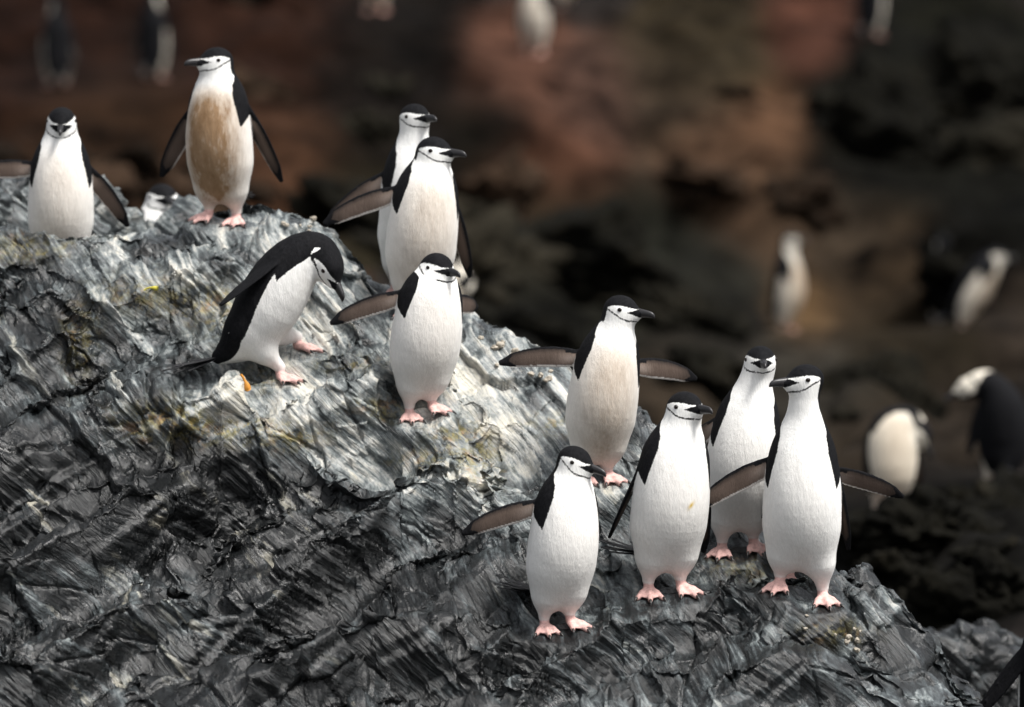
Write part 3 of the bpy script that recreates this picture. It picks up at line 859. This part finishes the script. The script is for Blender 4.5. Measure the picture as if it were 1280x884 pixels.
    def f_foot(s, p, j):
        k = s.s; f = s.feet[j]
        heel = f + np.array([0, .010, .014]) * k
        ank = f + np.array([0, .012, .038]) * k
        d = rcone(p, ank, heel, .0185 * k, .0165 * k)
        for dr, L in s.foot_dirs(j):
            a = heel + dr * .012 * k - np.array([0, 0, .002 * k]); tip = heel + dr * L - np.array([0, 0, .006 * k])
            mid = (a + tip) / 2 + np.array([0, 0, .004 * k])
            d = smin(d, rcone(p, a, mid, .0145 * k, .0110 * k), .010 * k)
            d = smin(d, rcone(p, mid, tip, .0110 * k, .0078 * k), .004 * k)
        dr = s.foot_dirs(j)[1][0]
        lat = np.cross(dr, [0, 0, 1.]); lat /= np.linalg.norm(lat); up = np.cross(lat, dr)
        w = ellip(p, heel + dr * .044 * k - np.array([0, 0, .004]) * k, np.stack([dr, lat, up], 1), np.array([.040, .037, .0068]) * k)
        return smin(d, w, .006 * k)
    def flip_r(s, t):
        ch = np.interp(t, [0, .12, .3, .55, .8, .93, 1.0], [.028, .034, .040, .038, .031, .021, .010])
        th = np.interp(t, [0, .2, .6, 1.0], [.0135, .0095, .0072, .0055])
        return ch * s.s, th * s.s
    def f_flip(s, p, j, full=False):
        pts, lead, nn, L = s.flip[j]
        n = len(pts); best = None
        for i in range(n - 1):
            ca, ta = s.flip_r(i / (n - 1)); cb, tb = s.flip_r((i + 1) / (n - 1))
            d, t, lx, ly, rx, ry = seg_e(p, pts[i], pts[i + 1], lead, (ca, ta, ta), (cb, tb, tb))
            if best is None: best = d; inf = [(i + t) / (n - 1), lx]
            else:
                m = d < best
                if full: inf = [np.where(m, (i + t) / (n - 1), inf[0]), np.where(m, lx, inf[1])]
                best = np.where(m, d, best)
        return (best, inf) if full else best
    def boxed(s, p, lo, hi, fn, pad):
        """distance of a small part, worked out only near it"""
        m = ((p > lo - pad) & (p < hi + pad)).all(1)
        out = np.full(len(p), .12, p.dtype)
        if m.any(): out[m] = fn(p[m])
        return out
    def sdf(s, p):
        k = s.s
        p = np.asarray(p, np.float32)
        if not hasattr(s, 'bx'):
            s.bx = {}
            for j in (0, 1):
                f = s.feet[j]
                s.bx['f', j] = (f - np.array([.12, .13, .05]) * k, f + np.array([.12, .06, .07]) * k)
                q = np.stack([s.hips[j], f]); s.bx['l', j] = (q.min(0) - .07 * k, q.max(0) + .07 * k)
                if s.flip[j] is not None:
                    q = s.flip[j][0]; s.bx['w', j] = (q.min(0) - .045 * k, q.max(0) + .045 * k)
            s.bx['h'] = (s.hc - .10 * k, s.hc + .10 * k)
        d = smin(s.f_trunk(p), s.f_tail(p), .04 * k)
        d = smin(d, s.boxed(p, *s.bx['h'], s.f_head, .04), .030 * k)
        for j in (0, 1):
            d = smin(d, s.boxed(p, *s.bx['l', j], lambda q: s.f_leg(q, j), .06), .050 * k)
            if s.flip[j] is not None: d = smin(d, s.boxed(p, *s.bx['w', j], lambda q: s.f_flip(q, j), .02), .010 * k)
        for j in (0, 1):
            d = smin(d, s.boxed(p, *s.bx['f', j], lambda q: s.f_foot(q, j), .02), .004 * k)
        return d
    def bounds(s):
        k = s.s
        pts = [s.sp + .14 * k, s.sp - .14 * k, [s.hc + .09 * k, s.hc - .09 * k]]
        for f in s.feet: pts.append([f + .13 * k, f - np.array([.13, .13, .05]) * k])
        for f in s.flip:
            if f is not None: pts += [f[0] + .05 * k, f[0] - .05 * k]
        a = np.concatenate([np.asarray(x) for x in pts])
        return a.min(0), a.max(0)
    def mesh(s, h):
        lo, hi = s.bounds()
        C = 4
        nb = np.ceil((hi - lo) / (h * C)).astype(int) + 1
        ax = [lo[k] + np.arange(nb[k]) * h * C + h * C / 2 for k in range(3)]
        cc = np.stack(np.meshgrid(*ax, indexing='ij'), -1).reshape(-1, 3)
        dc = s.sdf(cc)
        act = (np.abs(dc) < h * C * 1.15)
        nf = nb * C
        D = np.repeat(np.repeat(np.repeat(dc.reshape(nb), C, 0), C, 1), C, 2).astype(np.float32)
        D = np.where(D > 0, 1.0, -1.0).astype(np.float32)
        bi = np.stack(np.unravel_index(np.nonzero(act)[0], nb), -1) * C
        off = np.stack(np.meshgrid(*[np.arange(C)] * 3, indexing='ij'), -1).reshape(-1, 3)
        fi = (bi[:, None] + off[None]).reshape(-1, 3)
        D[fi[:, 0], fi[:, 1], fi[:, 2]] = s.sdf(lo + (fi + .5) * h)
        org = lo + .5 * h
        neg = D < 0
        cnt = np.zeros(np.array(D.shape) - 1, np.int8)
        cor = [(a, b, c) for a in (0, 1) for b in (0, 1) for c in (0, 1)]
        sl = lambda o: tuple(slice(o[k], D.shape[k] - 1 + o[k]) for k in range(3))
        for o in cor: cnt += neg[sl(o)]
        mix = (cnt > 0) & (cnt < 8)
        ci = np.stack(np.nonzero(mix), -1)
        idx = np.full(mix.shape, -1, np.int32); idx[mix] = np.arange(len(ci))
        vals = {o: D[ci[:, 0] + o[0], ci[:, 1] + o[1], ci[:, 2] + o[2]] for o in cor}
        acc = np.zeros((len(ci), 3)); n = np.zeros(len(ci))
        for a in cor:
            for k in range(3):
                if a[k]: continue
                b = list(a); b[k] = 1; b = tuple(b)
                va, vb = vals[a], vals[b]
                m = (va < 0) != (vb < 0)
                t = np.where(m, va / np.where(m, va - vb, 1), 0)
                q = np.array(a, float)[None].repeat(len(ci), 0); q[:, k] = t
                acc += q * m[:, None]; n += m
        V = org + (ci + acc / n[:, None]) * h
        Fs = []
        for k in range(3):
            a = [slice(None)] * 3; b = [slice(None)] * 3
            a[k] = slice(0, -1); b[k] = slice(1, None)
            A = neg[tuple(a)]; Bn = neg[tuple(b)]
            e = np.stack(np.nonzero(A != Bn), -1)
            k1, k2 = (k + 1) % 3, (k + 2) % 3
            ok = (e[:, k1] > 0) & (e[:, k2] > 0) & (e[:, k1] < D.shape[k1] - 1) & (e[:, k2] < D.shape[k2] - 1)
            e = e[ok]; flipped = ~A[e[:, 0], e[:, 1], e[:, 2]]
            quad = []
            for o1, o2 in ((-1, -1), (0, -1), (0, 0), (-1, 0)):
                q = e.copy(); q[:, k1] += o1; q[:, k2] += o2
                quad.append(idx[q[:, 0], q[:, 1], q[:, 2]])
            quad = np.stack(quad, -1)
            quad[flipped] = quad[flipped][:, ::-1]
            Fs.append(quad)
        F = np.concatenate(Fs)
        F = F[(F >= 0).all(1)]
        e = h * .5
        tet = np.array([(1, -1, -1), (-1, -1, 1), (-1, 1, -1), (1, 1, 1)], float)
        g = sum(s.sdf(V + t_ * e)[:, None] * t_ for t_ in tet) / (4 * e)
        gl = np.maximum((g * g).sum(1), .2)
        for it in range(2):
            d = s.sdf(V)
            stp = -(d / gl)[:, None] * g
            ln = np.linalg.norm(stp, axis=1, keepdims=True)
            V = V + stp * np.minimum(1, h * .5 / np.maximum(ln, 1e-9))
        g /= np.linalg.norm(g, axis=1, keepdims=True) + 1e-9
        return V, F, g
    def colours(s, V, g):
        k = s.s
        dt, (u, lx, ly, rx, ry) = s.f_trunk(V, True)
        dh = s.f_head(V)
        # trunk: black back, boundary given by the angle from the front
        zz = np.interp(u, s.u, np.interp(np.linspace(0, len(BODY) - 1, len(s.u)), np.arange(len(BODY)), BODY[:, 0])) if s.std else np.interp(u, np.linspace(0, 1, 9), [.10, .14, .20, .27, .36, .45, .53, .58, .63])
        tw = s.hyaw * smooth(zz, .50, .64)
        ang = np.arctan2(lx, -ly)
        ang = (ang - tw + math.pi) % (2 * math.pi) - math.pi
        th = np.degrees(np.abs(ang))
        rr = .5 * (rx + ry)
        thin = np.interp(zz, [.34, .36, .42, .46, .495, .525, .555, .60, .66], [66, 63, 56, 52, 57, 76, 101, 116, 122])
        thbk = np.interp(zz, [.10, .14, .20, .27, .36, .45, .52, .60, .66], [15, 38, 58, 68, 74, 72, 82, 110, 122]) if not s.std else np.interp(zz, [.13, .16, .30, .42, .52, .60, .66], [96, 104, 105, 100, 102, 116, 122])
        shoulder = np.minimum(np.radians(th - thin) * rr, (zz - (.352 + .0016 * np.clip(th - 62, 0, 40))) * .8 * k)
        blk = np.maximum(np.radians(th - thbk) * rr, shoulder)
        dtl = s.f_tail(V)
        wt = smooth(dtl - dt, .006 * k, -.006 * k)
        blk = blk * (1 - wt) + .02 * wt
        # head
        q = (V - s.hc) @ s.R / k
        f, l, up = q[:, 0], q[:, 1], q[:, 2]
        capl = np.interp(f, [-.075, -.055, -.035, -.01, .012, .03, .05, .08], [-.02, .002, .0155, .0215, .0225, .0200, .0135, .0065])
        cap = (up - capl)
        az = np.degrees(np.abs(np.arctan2(l, f)))
        nape = np.radians(az - 126) * .05
        headblk = np.maximum(cap, nape)
        wedge = np.minimum((f - .040) * .42, .016) - np.abs(up + .003 + .06 * (f - .04))
        headblk = np.maximum(headblk, wedge)
        strap = .0027 - np.abs(up - (-.0145 - .46 * (f - .012) - 1.6 * np.clip(f - .0, 0, .1) * np.clip(.06 - f, 0, .1) * 4)) * .90
        strap = np.where(f < -.058, -.01, strap)
        headblk = np.maximum(headblk, strap) * k
        wh = smooth(dh - dt, .012 * k, -.006 * k)
        wh = np.maximum(wh, smooth(up, -.060, -.048) * smooth(f, -.062, -.045) * smooth(dh, .046, .030))
        blk = blk * (1 - wh) + headblk * wh
        col = np.tile(np.array([.83, .825, .80]), (len(V), 1))
        st = np.zeros(len(V)); skin = np.zeros(len(V))
        # belly stain: strongest on the front of the belly
        bm = np.exp(-(th / 58) ** 2) * smooth(zz, .12, .19) * (1 - smooth(zz, .40, .52)) * (1 - wh)
        st = (s.stain + .10) * bm + .10 * smooth(zz, .24, .14) * (th < 90)
        cream = min(1, s.stain * 1.1) * np.exp(-(th / 75) ** 2) * smooth(zz, .08, .2) * (1 - smooth(zz, .44, .54)) * (1 - wh)
        col = col * (1 - .55 * cream[:, None]) + .55 * cream[:, None] * np.array([.70, .58, .43])
        # legs and feet
        for j in (0, 1):
            dl = s.f_leg(V, j); df = s.f_foot(V, j)
            wl = smooth(dl - np.minimum(dt, dh), .012 * k, -.012 * k)
            front = V[:, 1] - s.hips[j][1]
            blk = blk * (1 - wl) + wl * np.maximum(-.05, (front - .045 * k))
            st = st * (1 - .4 * wl)
            wf = smooth(df - dl, .0015 * k, -.0025 * k) * (df < .01 * k)
            blk = blk * (1 - wf) - .05 * wf
            dz = np.linalg.norm(V - s.feet[j], axis=1) / k
            pink = np.array([.74, .46, .42]) * (1 - .25 * smooth(dz, .055, .085))[:, None]
            col = col * (1 - wf[:, None]) + pink * wf[:, None]
            skin = np.maximum(skin, wf); st = st * (1 - wf)
            rosy = wl * smooth(V[:, 2] - s.feet[j][2], .085 * k, .04 * k) * (1 - wf)
            col = col * (1 - .16 * rosy[:, None]) + .16 * rosy[:, None] * np.array([.74, .52, .47])
        # flippers: black above, brown-grey below with dark leading edge and tip and a white trailing edge
        for j in (0, 1):
            if s.flip[j] is None: continue
            df, (t, c) = s.f_flip(V, j, True)
            pts, lead, nn, L = s.flip[j]
            ch, thk = s.flip_r(t)
            wf = smooth(df - np.minimum(dt, dh), .004 * k, -.004 * k) * (df < .012 * k) * smooth(t, .02, .07)
            under = (g @ nn)
            cn = c / ch
            edge = np.maximum((cn - .74 + .25 * (t < .2)) * .03, (t - .90 + .10 * np.abs(cn)) * .2)
            edge = np.maximum(edge, -(cn + .4) * .02 * (t > .6) * 0 - .02)
            trail = (cn < -.90) & (t < .88)
            fb = np.where(under > -.15, edge, .02)
            fb = np.where((cn < -.86) & (t < .9), -.01 if s.fcurl[j] >= 0 else .02, fb)
            blk = blk * (1 - wf) + fb * k * wf
            brown = np.array([.128, .092, .074]) * (.8 + .5 * (1 - smooth(t, .05, .4)))[:, None]
            pale = .55 * np.exp(-((t - .12) / .13) ** 2) * np.exp(-((cn + .15) / .5) ** 2)
            fc = brown * (1 - pale[:, None]) + np.array([.36, .30, .26]) * pale[:, None]
            fc = fc * (1 - .7 * smooth(cn, .25, .80))[:, None] * (1 - .65 * smooth(t, .62, .95))[:, None]
            fc = np.where(((cn < -.80))[:, None], np.array([.70, .66, .62]), fc)
            col = col * (1 - wf[:, None]) + fc * wf[:, None]
            st = st * (1 - wf)
        return col, blk, st, skin

def beak_mesh():
    """bill in head units: x forward"""
    n = 16; rows = []
    prof = [(.046, .0200, .0175, -.0040), (.062, .0200, .0178, -.0046), (.078, .0185, .0168, -.0054), (.092, .0162, .0152, -.0060), (.106, .0136, .0136, -.0066), (.117, .0112, .0124, -.0078), (.126, .0086, .0104, -.0100), (.1325, .0056, .0074, -.0132), (.1355, .0020, .0034, -.0172)]
    V = []
    for x, w, hgt, z in prof:
        for i in range(n):
            a = 2 * math.pi * i / n
            ca, sa = math.cos(a), math.sin(a)
            gro = 1 - .16 * math.exp(-((sa + .18) / .12) ** 2) * (1 if x < .115 else 0)      # groove between the two halves of the bill
            V.append((x, w * .72 * gro * math.copysign(abs(ca) ** .8, ca), z + hgt * math.copysign(abs(sa) ** .9, sa)))
    F = []
    m = len(prof)
    for r in range(m - 1):
        for i in range(n):
            F.append((r * n + i, r * n + (i + 1) % n, (r + 1) * n + (i + 1) % n, (r + 1) * n + i))
    V.append((.1362, 0, -.0195)); V.append((.046, 0, -.004))
    for i in range(n):
        F.append(((m - 1) * n + i, (m - 1) * n + (i + 1) % n, len(V) - 2, len(V) - 2))
        F.append(((i + 1) % n, i, len(V) - 1, len(V) - 1))
    me = bpy.data.meshes.new('beak')
    me.from_pydata(V, [], [tuple(dict.fromkeys(f)) for f in F]); me.update()
    for p in me.polygons: p.use_smooth = True
    me.materials.append(M_BEAK)
    return me
def eye_mesh():
    D, F = sphere_grid(7)
    me = mesh_from('eye', D * np.array([.0084, .0045, .0076]), F); me.materials.append(M_EYE); return me
def claw_mesh():
    V = []; F = []; n = 7
    for x, r, z in ((-.006, .0055, 0), (.004, .0052, .0010), (.013, .0036, -.0012), (.022, .0006, -.007)):
        for i in range(n):
            a = 2 * math.pi * i / n; V.append((x, r * math.cos(a), z + r * math.sin(a)))
    for r in range(3):
        for i in range(n): F.append((r * n + i, r * n + (i + 1) % n, (r + 1) * n + (i + 1) % n, (r + 1) * n + i))
    me = mesh_from('claw', V, F); me.materials.append(M_CLAW); return me
def tail_mesh(seed):
    rng = random.Random(seed); V = []; F = []
    n = 11
    for i in range(n):
        a = (i / (n - 1) - .5) * 1.0 + rng.uniform(-.05, .05)
        L = .165 - .05 * abs(i / (n - 1) - .5) * 2 + rng.uniform(-.015, .012)
        up = rng.uniform(-.016, .016)
        d = Vector((math.sin(a), math.cos(a), 0)); sd = Vector((d.y, -d.x, 0))
        b = len(V)
        for t, w in ((0, .010), (.4, .0085), (.8, .005), (1, .0008)):
            c = d * L * t + Vector((0, 0, up * t + .012 * t * t))
            for o in (sd * w, Vector((0, 0, .0022)), -sd * w, Vector((0, 0, -.0022))):
                V.append(tuple(c + o))
        for r in range(3):
            for k in range(4): F.append((b + r * 4 + k, b + r * 4 + (k + 1) % 4, b + r * 4 + 4 + (k + 1) % 4, b + r * 4 + 4 + k))
    me = mesh_from('tail', V, F, smooth_shade=False); me.materials.append(M_TAIL); return me
BEAK = beak_mesh(); EYE = eye_mesh(); CLAW = claw_mesh(); TAILS = [tail_mesh(i) for i in range(3)]

def head_matrix(yaw, pitch, roll=0):
    """columns forward, left, up for a head facing yaw (0 = -y, + = towards +x) and pitch (+ up)"""
    y = math.radians(yaw); p = math.radians(pitch); r = math.radians(roll)
    fw = np.array([math.sin(y) * math.cos(p), -math.cos(y) * math.cos(p), math.sin(p)])
    lf = np.array([math.cos(y), math.sin(y), 0.])
    up = np.cross(lf, fw) * -1
    if up[2] < 0: up = -up
    if roll:
        lf, up = lf * math.cos(r) + up * math.sin(r), up * math.cos(r) - lf * math.sin(r)
    return np.stack([fw, lf, up], 1)

COUNT = [0]
def make_penguin(base, yaw, feet_w, head_w, hyaw, hp, s, fl, label, group=None, h=.0036, spine=None, stain=0., toes=None, wide=1., tail=None, hip=3, hroll=0, detail=True, taildir=None, footpitch=-12, spot=None, tint=(1, 1, 1)):
    """world feet / head positions are turned into the bird's own frame, the mesh is grown there"""
    a = math.radians(yaw)
    Ri = rotz(-a)
    loc = lambda w: Ri @ (np.asarray(w) - base)
    feet = [loc(f) for f in feet_w]
    if feet[0][0] > feet[1][0]: feet = feet[::-1]
    hd = head_matrix(hyaw - yaw, hp, hroll)
    spn = None
    if spine is not None:
        spn = [tuple(loc(p)) + tuple(r) for p, r in spine]
    fll = []
    for x in fl:
        if x is None: fll.append(None)
        else:
            d = Ri @ np.array(x[0], float)                # directions are given as seen in the picture: x right, y away, z up
            fll.append((d,) + tuple(x[1:3]) + (tuple([Ri @ np.array(x[3], float)]) if len(x) > 3 else ()))
    if math.cos(a) < 0: fll = fll[::-1]
    b = Penguin(feet, loc(head_w), hd, s, fll, spn, toes, wide, stain, hip, footpitch)
    V, F, g = b.mesh(h)
    col, blk, st, skin = b.colours(V, g)
    col = col * np.array(tint)
    if spot is not None:                                  # a small yellow dropping on the breast
        sx_, sy_ = proj((rotz(a) @ V.T).T + base)
        fx, fy = sx_ - spot[0], sy_ - spot[1]
        wy = np.exp(-((fx * .8 + fy * .6) / 2.0) ** 2 - ((fy * .8 - fx * .6) / 5.5) ** 2) * (g[:, 1] < 0)
        col = col * (1 - wy[:, None]) + wy[:, None] * np.array([.62, .42, .05])
    root = add('penguin', None)
    root.location = base; root.rotation_euler = (0, 0, a); root.empty_display_size = .1
    tag(root, label, 'penguin', group)
    body = add('body', mesh_from('body', V, F, {'blk': blk, 'stain': st, 'skin': skin}, {'col': col}), M_PLUM, root)
    M4 = Matrix([[*hd[0], b.hc[0]], [*hd[1], b.hc[1]], [*hd[2], b.hc[2]], [0, 0, 0, 1]])
    if np.linalg.det(hd) < 0:
        M4 = M4 @ Matrix.Diagonal((1, -1, 1, 1))
    bk = add('beak', BEAK, None, root); bk.matrix_local = M4 @ Matrix.Scale(s, 4)
    for sg in (-1, 1):
        e0 = np.array([.016, sg * .065, .0070]) * s
        p = b.hc + hd @ e0; dirn = hd @ np.array([-.10, -sg, 0.05]); dirn /= np.linalg.norm(dirn)
        for it in range(12):
            p = p + dirn * b.sdf(p[None])[0]
        p = p - dirn * .0006
        e = add('eye', EYE, None, root)
        e.matrix_local = Matrix.Translation(p) @ Matrix([[*r, 0] for r in hd] + [[0, 0, 0, 1]]) @ Matrix.Rotation(-sg * .22, 4, 'Z') @ Matrix.Scale(s, 4)
    if detail:
        for j in (0, 1):
            for dr, L in b.foot_dirs(j):
                heel = b.feet[j] + np.array([0, .010, .014]) * s
                tip = heel + dr * (L + .004 * s) + np.array([0, 0, -.004 * s])
                c = add('claw', CLAW, None, root)
                d = Vector(dr); sd = d.cross(Vector((0, 0, 1))).normalized(); up = sd.cross(d)
                c.matrix_local = Matrix.Translation(tip) @ Matrix([[d[i], -sd[i], up[i], 0] for i in range(3)] + [[0, 0, 0, 1]]) @ Matrix.Scale(s, 4)
    COUNT[0] += 1
    tl = add('tail', TAILS[COUNT[0] % 3], None, root)
    t0 = b.tb[0] + (b.tb[1] - b.tb[0]) * .92
    d = Vector(taildir) if taildir is not None else Vector((0, .90, -.30))
    if taildir is not None: d = Vector(Ri @ np.array(taildir, float))
    d.normalize(); sd = d.cross(Vector((0, 0, 1))).normalized(); up = sd.cross(d)
    tl.matrix_local = Matrix.Translation(t0) @ Matrix([[sd[i], d[i], up[i], 0] for i in range(3)] + [[0, 0, 0, 1]]) @ Matrix.Scale(s * (tail or 1.0), 4)
    return root

LABELS = dict(
    A='penguin facing straight on atop the ledge, feet hidden, one flipper drooping',
    B='penguin with brown stained belly standing on the summit looking sideways, bill to the left',
    C='penguin with plain white breast half hidden behind another above the crest',
    D='penguin with cream belly overlapping another just behind the crest, bill to the right',
    F='penguin stepping down the pale rock below the overlapping pair, bent flipper and tail out',
    G='penguin with tan stained belly and both flippers held out level',
    H='penguin lowest on the outcrop, white belly, one flipper held out, looking down the slope',
    I='penguin with flippers held down along its sides and small yellow spot on the breast',
    J='penguin with face turned straight ahead standing behind the long-necked one',
    K='long-necked penguin with stretched throat, bill to the left, at the lower end of the outcrop',
    L='penguin almost hidden behind the long-necked one, only shoulders and flipper showing',
    S2='penguin with only its head showing over the pale rock by the summit',
    V='dark-backed penguin cut off beside the bottom end of the outcrop')
for key, d in P.items():
    fw = FOOT[key]
    base = (fw[0] + fw[1]) / 2
    hw = at(d['head'][0], d['head'][1], d['Y'] + d.get('hdy', 0.0))
    r = make_penguin(base, d['yaw'], fw, hw, d['hyaw'], d['hp'], d['s'], d['fl'], LABELS[key], None,
                     .0039 if key not in ('S2', 'V', 'L') else .005, stain=d['stain'], wide=d.get('wide', 1.), spot=(864, 632) if key == 'I' else None, taildir=(-.93, .34, .10) if d.get('tail') else None, tail=1.35 if d.get('tail') else None)

# the bird bent over, preening
def rr(a, b, c): return (a, b, c)
yE = 17.30
spE = [(at(274, 446, yE), (.026, .024, .024)), (at(292, 434, yE), (.058, .048, .042)), (at(311, 412, yE), (.100, .096, .076)), (at(330, 383, yE), (.122, .126, .098)), (at(350, 351, yE), (.120, .118, .098)),
       (at(369, 327, yE), (.100, .092, .086)), (at(387, 314, yE), (.074, .068, .068)), (at(402, 316, yE), (.057, .055, .055)), (at(411, 329, yE), (.049, .049, .049))]
bE = (FOOT['E'][0] + FOOT['E'][1]) / 2
make_penguin(bE, 54, FOOT['E'], at(411, 335, yE - .03), 52, -54, .96, [((-.78, -.38, -.60), -.05, .30, (.5, -.2, .2)), None], 'penguin bent forward preening its chest, black back arched and tail trailing on the rock',
             None, .0039, spE, .03, None, 1., 1.25, 2, taildir=(-.93, -.25, -.30), footpitch=-8)

# ------------------------------------------------------------------ penguins on the hillside, out of focus
HXs, HYs = hx, hy
def ground(x, y): return float(bilin(HXs, HYs, HZ, np.array([x]), np.array([y]))[0])
def far_penguin(px, py, Y, height, yaw, hyaw, hp, label, lean=(0, 0), stain=0.7, s=.97, fl=None, spine=None, headw=None, hroll=0):
    b = at(px, py, Y)
    z = ground(b[0], b[1]); b = np.array([b[0], b[1], z])
    a = math.radians(yaw); lat = np.array([math.cos(a), math.sin(a), 0])
    feet = [b - lat * .06, b + lat * .06]
    hw = b + np.array([lean[0], lean[1], height]) if headw is None else b + np.array(headw)
    sp = None if spine is None else [(b + np.array(p), r) for p, r in spine]
    return make_penguin(b, yaw, feet, hw, hyaw, hp, s, fl or [((-.25, .1, -.95), .05), ((.25, .1, -.95), .05)], label, 'penguins scattered over the hillside behind', .008, sp, stain, None, 1., None, 3, hroll, detail=False, tint=(.60, .56, .50) if Y > 30 else (.86, .80, .70))
hunch = [((.0, .06, .10), (.03, .03, .03)), ((.0, .03, .14), (.09, .08, .06)), ((0, 0, .21), (.128, .12, .10)), ((0, 0, .30), (.134, .126, .105)), ((.005, 0, .38), (.125, .115, .10)),
         ((.02, 0, .44), (.10, .09, .085)), ((.06, 0, .475), (.068, .065, .065)), ((.105, .0, .465), (.052, .052, .052)), ((.14, 0, .42), (.047, .047, .047))]
far_penguin(1112, 648, 24, .5, 12, 80, -60, 'cream-fronted hunched penguin with head tucked down, on dark boulders behind the long-necked one', stain=.35, spine=hunch, headw=(.15, -.01, .40))
arch = [((.02, -.06, .10), (.03, .03, .03)), ((.02, -.03, .14), (.09, .08, .06)), ((.02, 0, .21), (.125, .12, .10)), ((.01, 0, .31), (.130, .12, .105)), ((.0, 0, .40), (.115, .105, .10)),
        ((-.02, 0, .46), (.085, .08, .08)), ((-.06, 0, .515), (.062, .06, .06)), ((-.11, .0, .52), (.052, .052, .052)), ((-.155, 0, .49), (.047, .047, .047))]
far_penguin(1250, 603, 24.5, .5, 170, -90, -28, 'black-backed penguin arching its neck sideways, pale throat up, over the boulders', spine=arch, headw=(-.165, 0, .485), hroll=180)
far_penguin(982, 418, 35, .66, 68, 75, 5, 'distant slim upright penguin, white front and dark back, beside an ochre patch', lean=(.03, 0))
far_penguin(1203, 412, 34, .52, 75, 80, -5, 'distant penguin leaning forward, white front slanting beside a black hollow', lean=(.24, 0))
far_penguin(546, 556, 26, .5, 6, 175, -60, 'blurred hunched white penguin glimpsed just beyond the crest by the stepping penguin', spine=hunch, headw=(.15, -.01, .40))
far_penguin(1182, 372, 35.5, .62, 176, 182, 0, 'distant black-backed penguin beside the leaning one', lean=(-.02, 0))
far_penguin(668, 66, 42, .66, -20, -60, 0, 'distant white-fronted penguin above the pinkish ground', stain=.2)
far_penguin(706, 40, 43.5, .66, 60, 60, 0, 'distant penguin close behind the white-fronted one above the pinkish ground')
far_penguin(192, 98, 40, .66, 158, 150, 0, 'distant dark-backed penguin showing a strip of white, above the brown-bellied one')
far_penguin(72, 108, 40, .66, -160, -150, 0, 'distant dark-backed penguin on the reddish slope above the frontal one')
far_penguin(1088, 45, 43, .66, 150, 150, 0, 'distant dark-backed penguin over the black crag')
far_penguin(470, 14, 44, .66, 0, 40, 0, 'distant penguin high on the slope above the two overlapping ones')

# ------------------------------------------------------------------ small things on the rock
def surf_point(px, py):
    d2 = (ppx - px) ** 2 + (ppy - py) ** 2 + np.where(V_dep > 18.3, 1e6, 0)
    i = np.unravel_index(np.argmin(d2), d2.shape)
    near = (d2 < 9)
    if near.any():
        j = np.argmin(np.where(near, V_dep, 99)); i = np.unravel_index(j, d2.shape)
    return V[i]
V_dep = V[..., 1]
def scrap(px, py, L, wid, ang, mat, name, label):
    """a curled strip of kelp with a knob"""
    p = surf_point(px, py)
    Vv = []; n = 10
    for i in range(n):
        t = i / (n - 1)
        c = np.array([math.cos(ang) * L * (t - .5), -.006, math.sin(ang) * L * (t - .5) + .006 * math.sin(t * 5)])
        w = wid * (.35 + .65 * smooth(np.array(t), .45, .8) * (1 - .6 * smooth(np.array(t), .85, 1.)))
        for k in range(8):
            a = 2 * math.pi * k / 8
            Vv.append(c + np.array([-math.sin(ang) * w * math.cos(a), w * .5 * math.sin(a), math.cos(ang) * w * math.cos(a)]))
    F = [(r * 8 + k, r * 8 + (k + 1) % 8, r * 8 + 8 + (k + 1) % 8, r * 8 + 8 + k) for r in range(n - 1) for k in range(8)]
    F += [(0, 1, 2, 3), (0, 3, 4, 5), (0, 5, 6, 7)] + [tuple((n - 1) * 8 + k for k in f) for f in ((3, 2, 1, 0), (5, 4, 3, 0), (7, 6, 5, 0))]
    o = add(name, mesh_from(name, Vv, F), mat); o.location = p + np.array([0, -.012, .012])
    return tag(o, label, 'scrap')
scrap(309, 480, .060, .013, -1.05, M_ORANGE, 'orange_scrap', 'small bright orange scrap lying on the rock by the preening penguin')
scrap(191, 364, .060, .009, .35, M_YELLOW, 'yellow_scrap', 'small yellow scrap lying on the grey rock below the summit')
rng = random.Random(4)
pebs = [boulder_mesh('pebble', 60 + i, (.017, .014, .012), 8, .34, 0, .8) for i in range(5)]
for m in pebs: m.materials.append(M_PEB)
spots = [(rng.uniform(600, 690), 0) for i in range(16)]
for i in range(34):
    if i < 18:
        px = rng.uniform(598, 690); py = 412 + (px - 598) * .36 + rng.uniform(2, 34)
        lb, gr = 'small pale pebbles on the crest beside the level-flippered penguin', 'pale pebbles on the crest'
    elif i < 27:
        px = rng.uniform(985, 1080); py = 762 + (px - 985) * .35 + rng.uniform(-8, 20)
        lb, gr = 'small pale pebbles at the feet of the long-necked penguin', 'pale pebbles by the lower penguins'
    else:
        px = rng.uniform(300, 400); py = rng.uniform(268, 292)
        lb, gr = 'small pale pebbles on the summit beside the brown-bellied penguin', 'pale pebbles on the summit'
    p = surf_point(px, py)
    o = add('pebble', pebs[i % 5]); o.location = p + np.array([0, 0, .001])
    o.rotation_euler = (rng.uniform(-.4, .4), rng.uniform(-.4, .4), rng.uniform(0, 6)); k = rng.uniform(.35, 1.0); o.scale = (k, k, k)
    tag(o, lb.replace('pebbles', 'pebble'), 'pebble', gr)
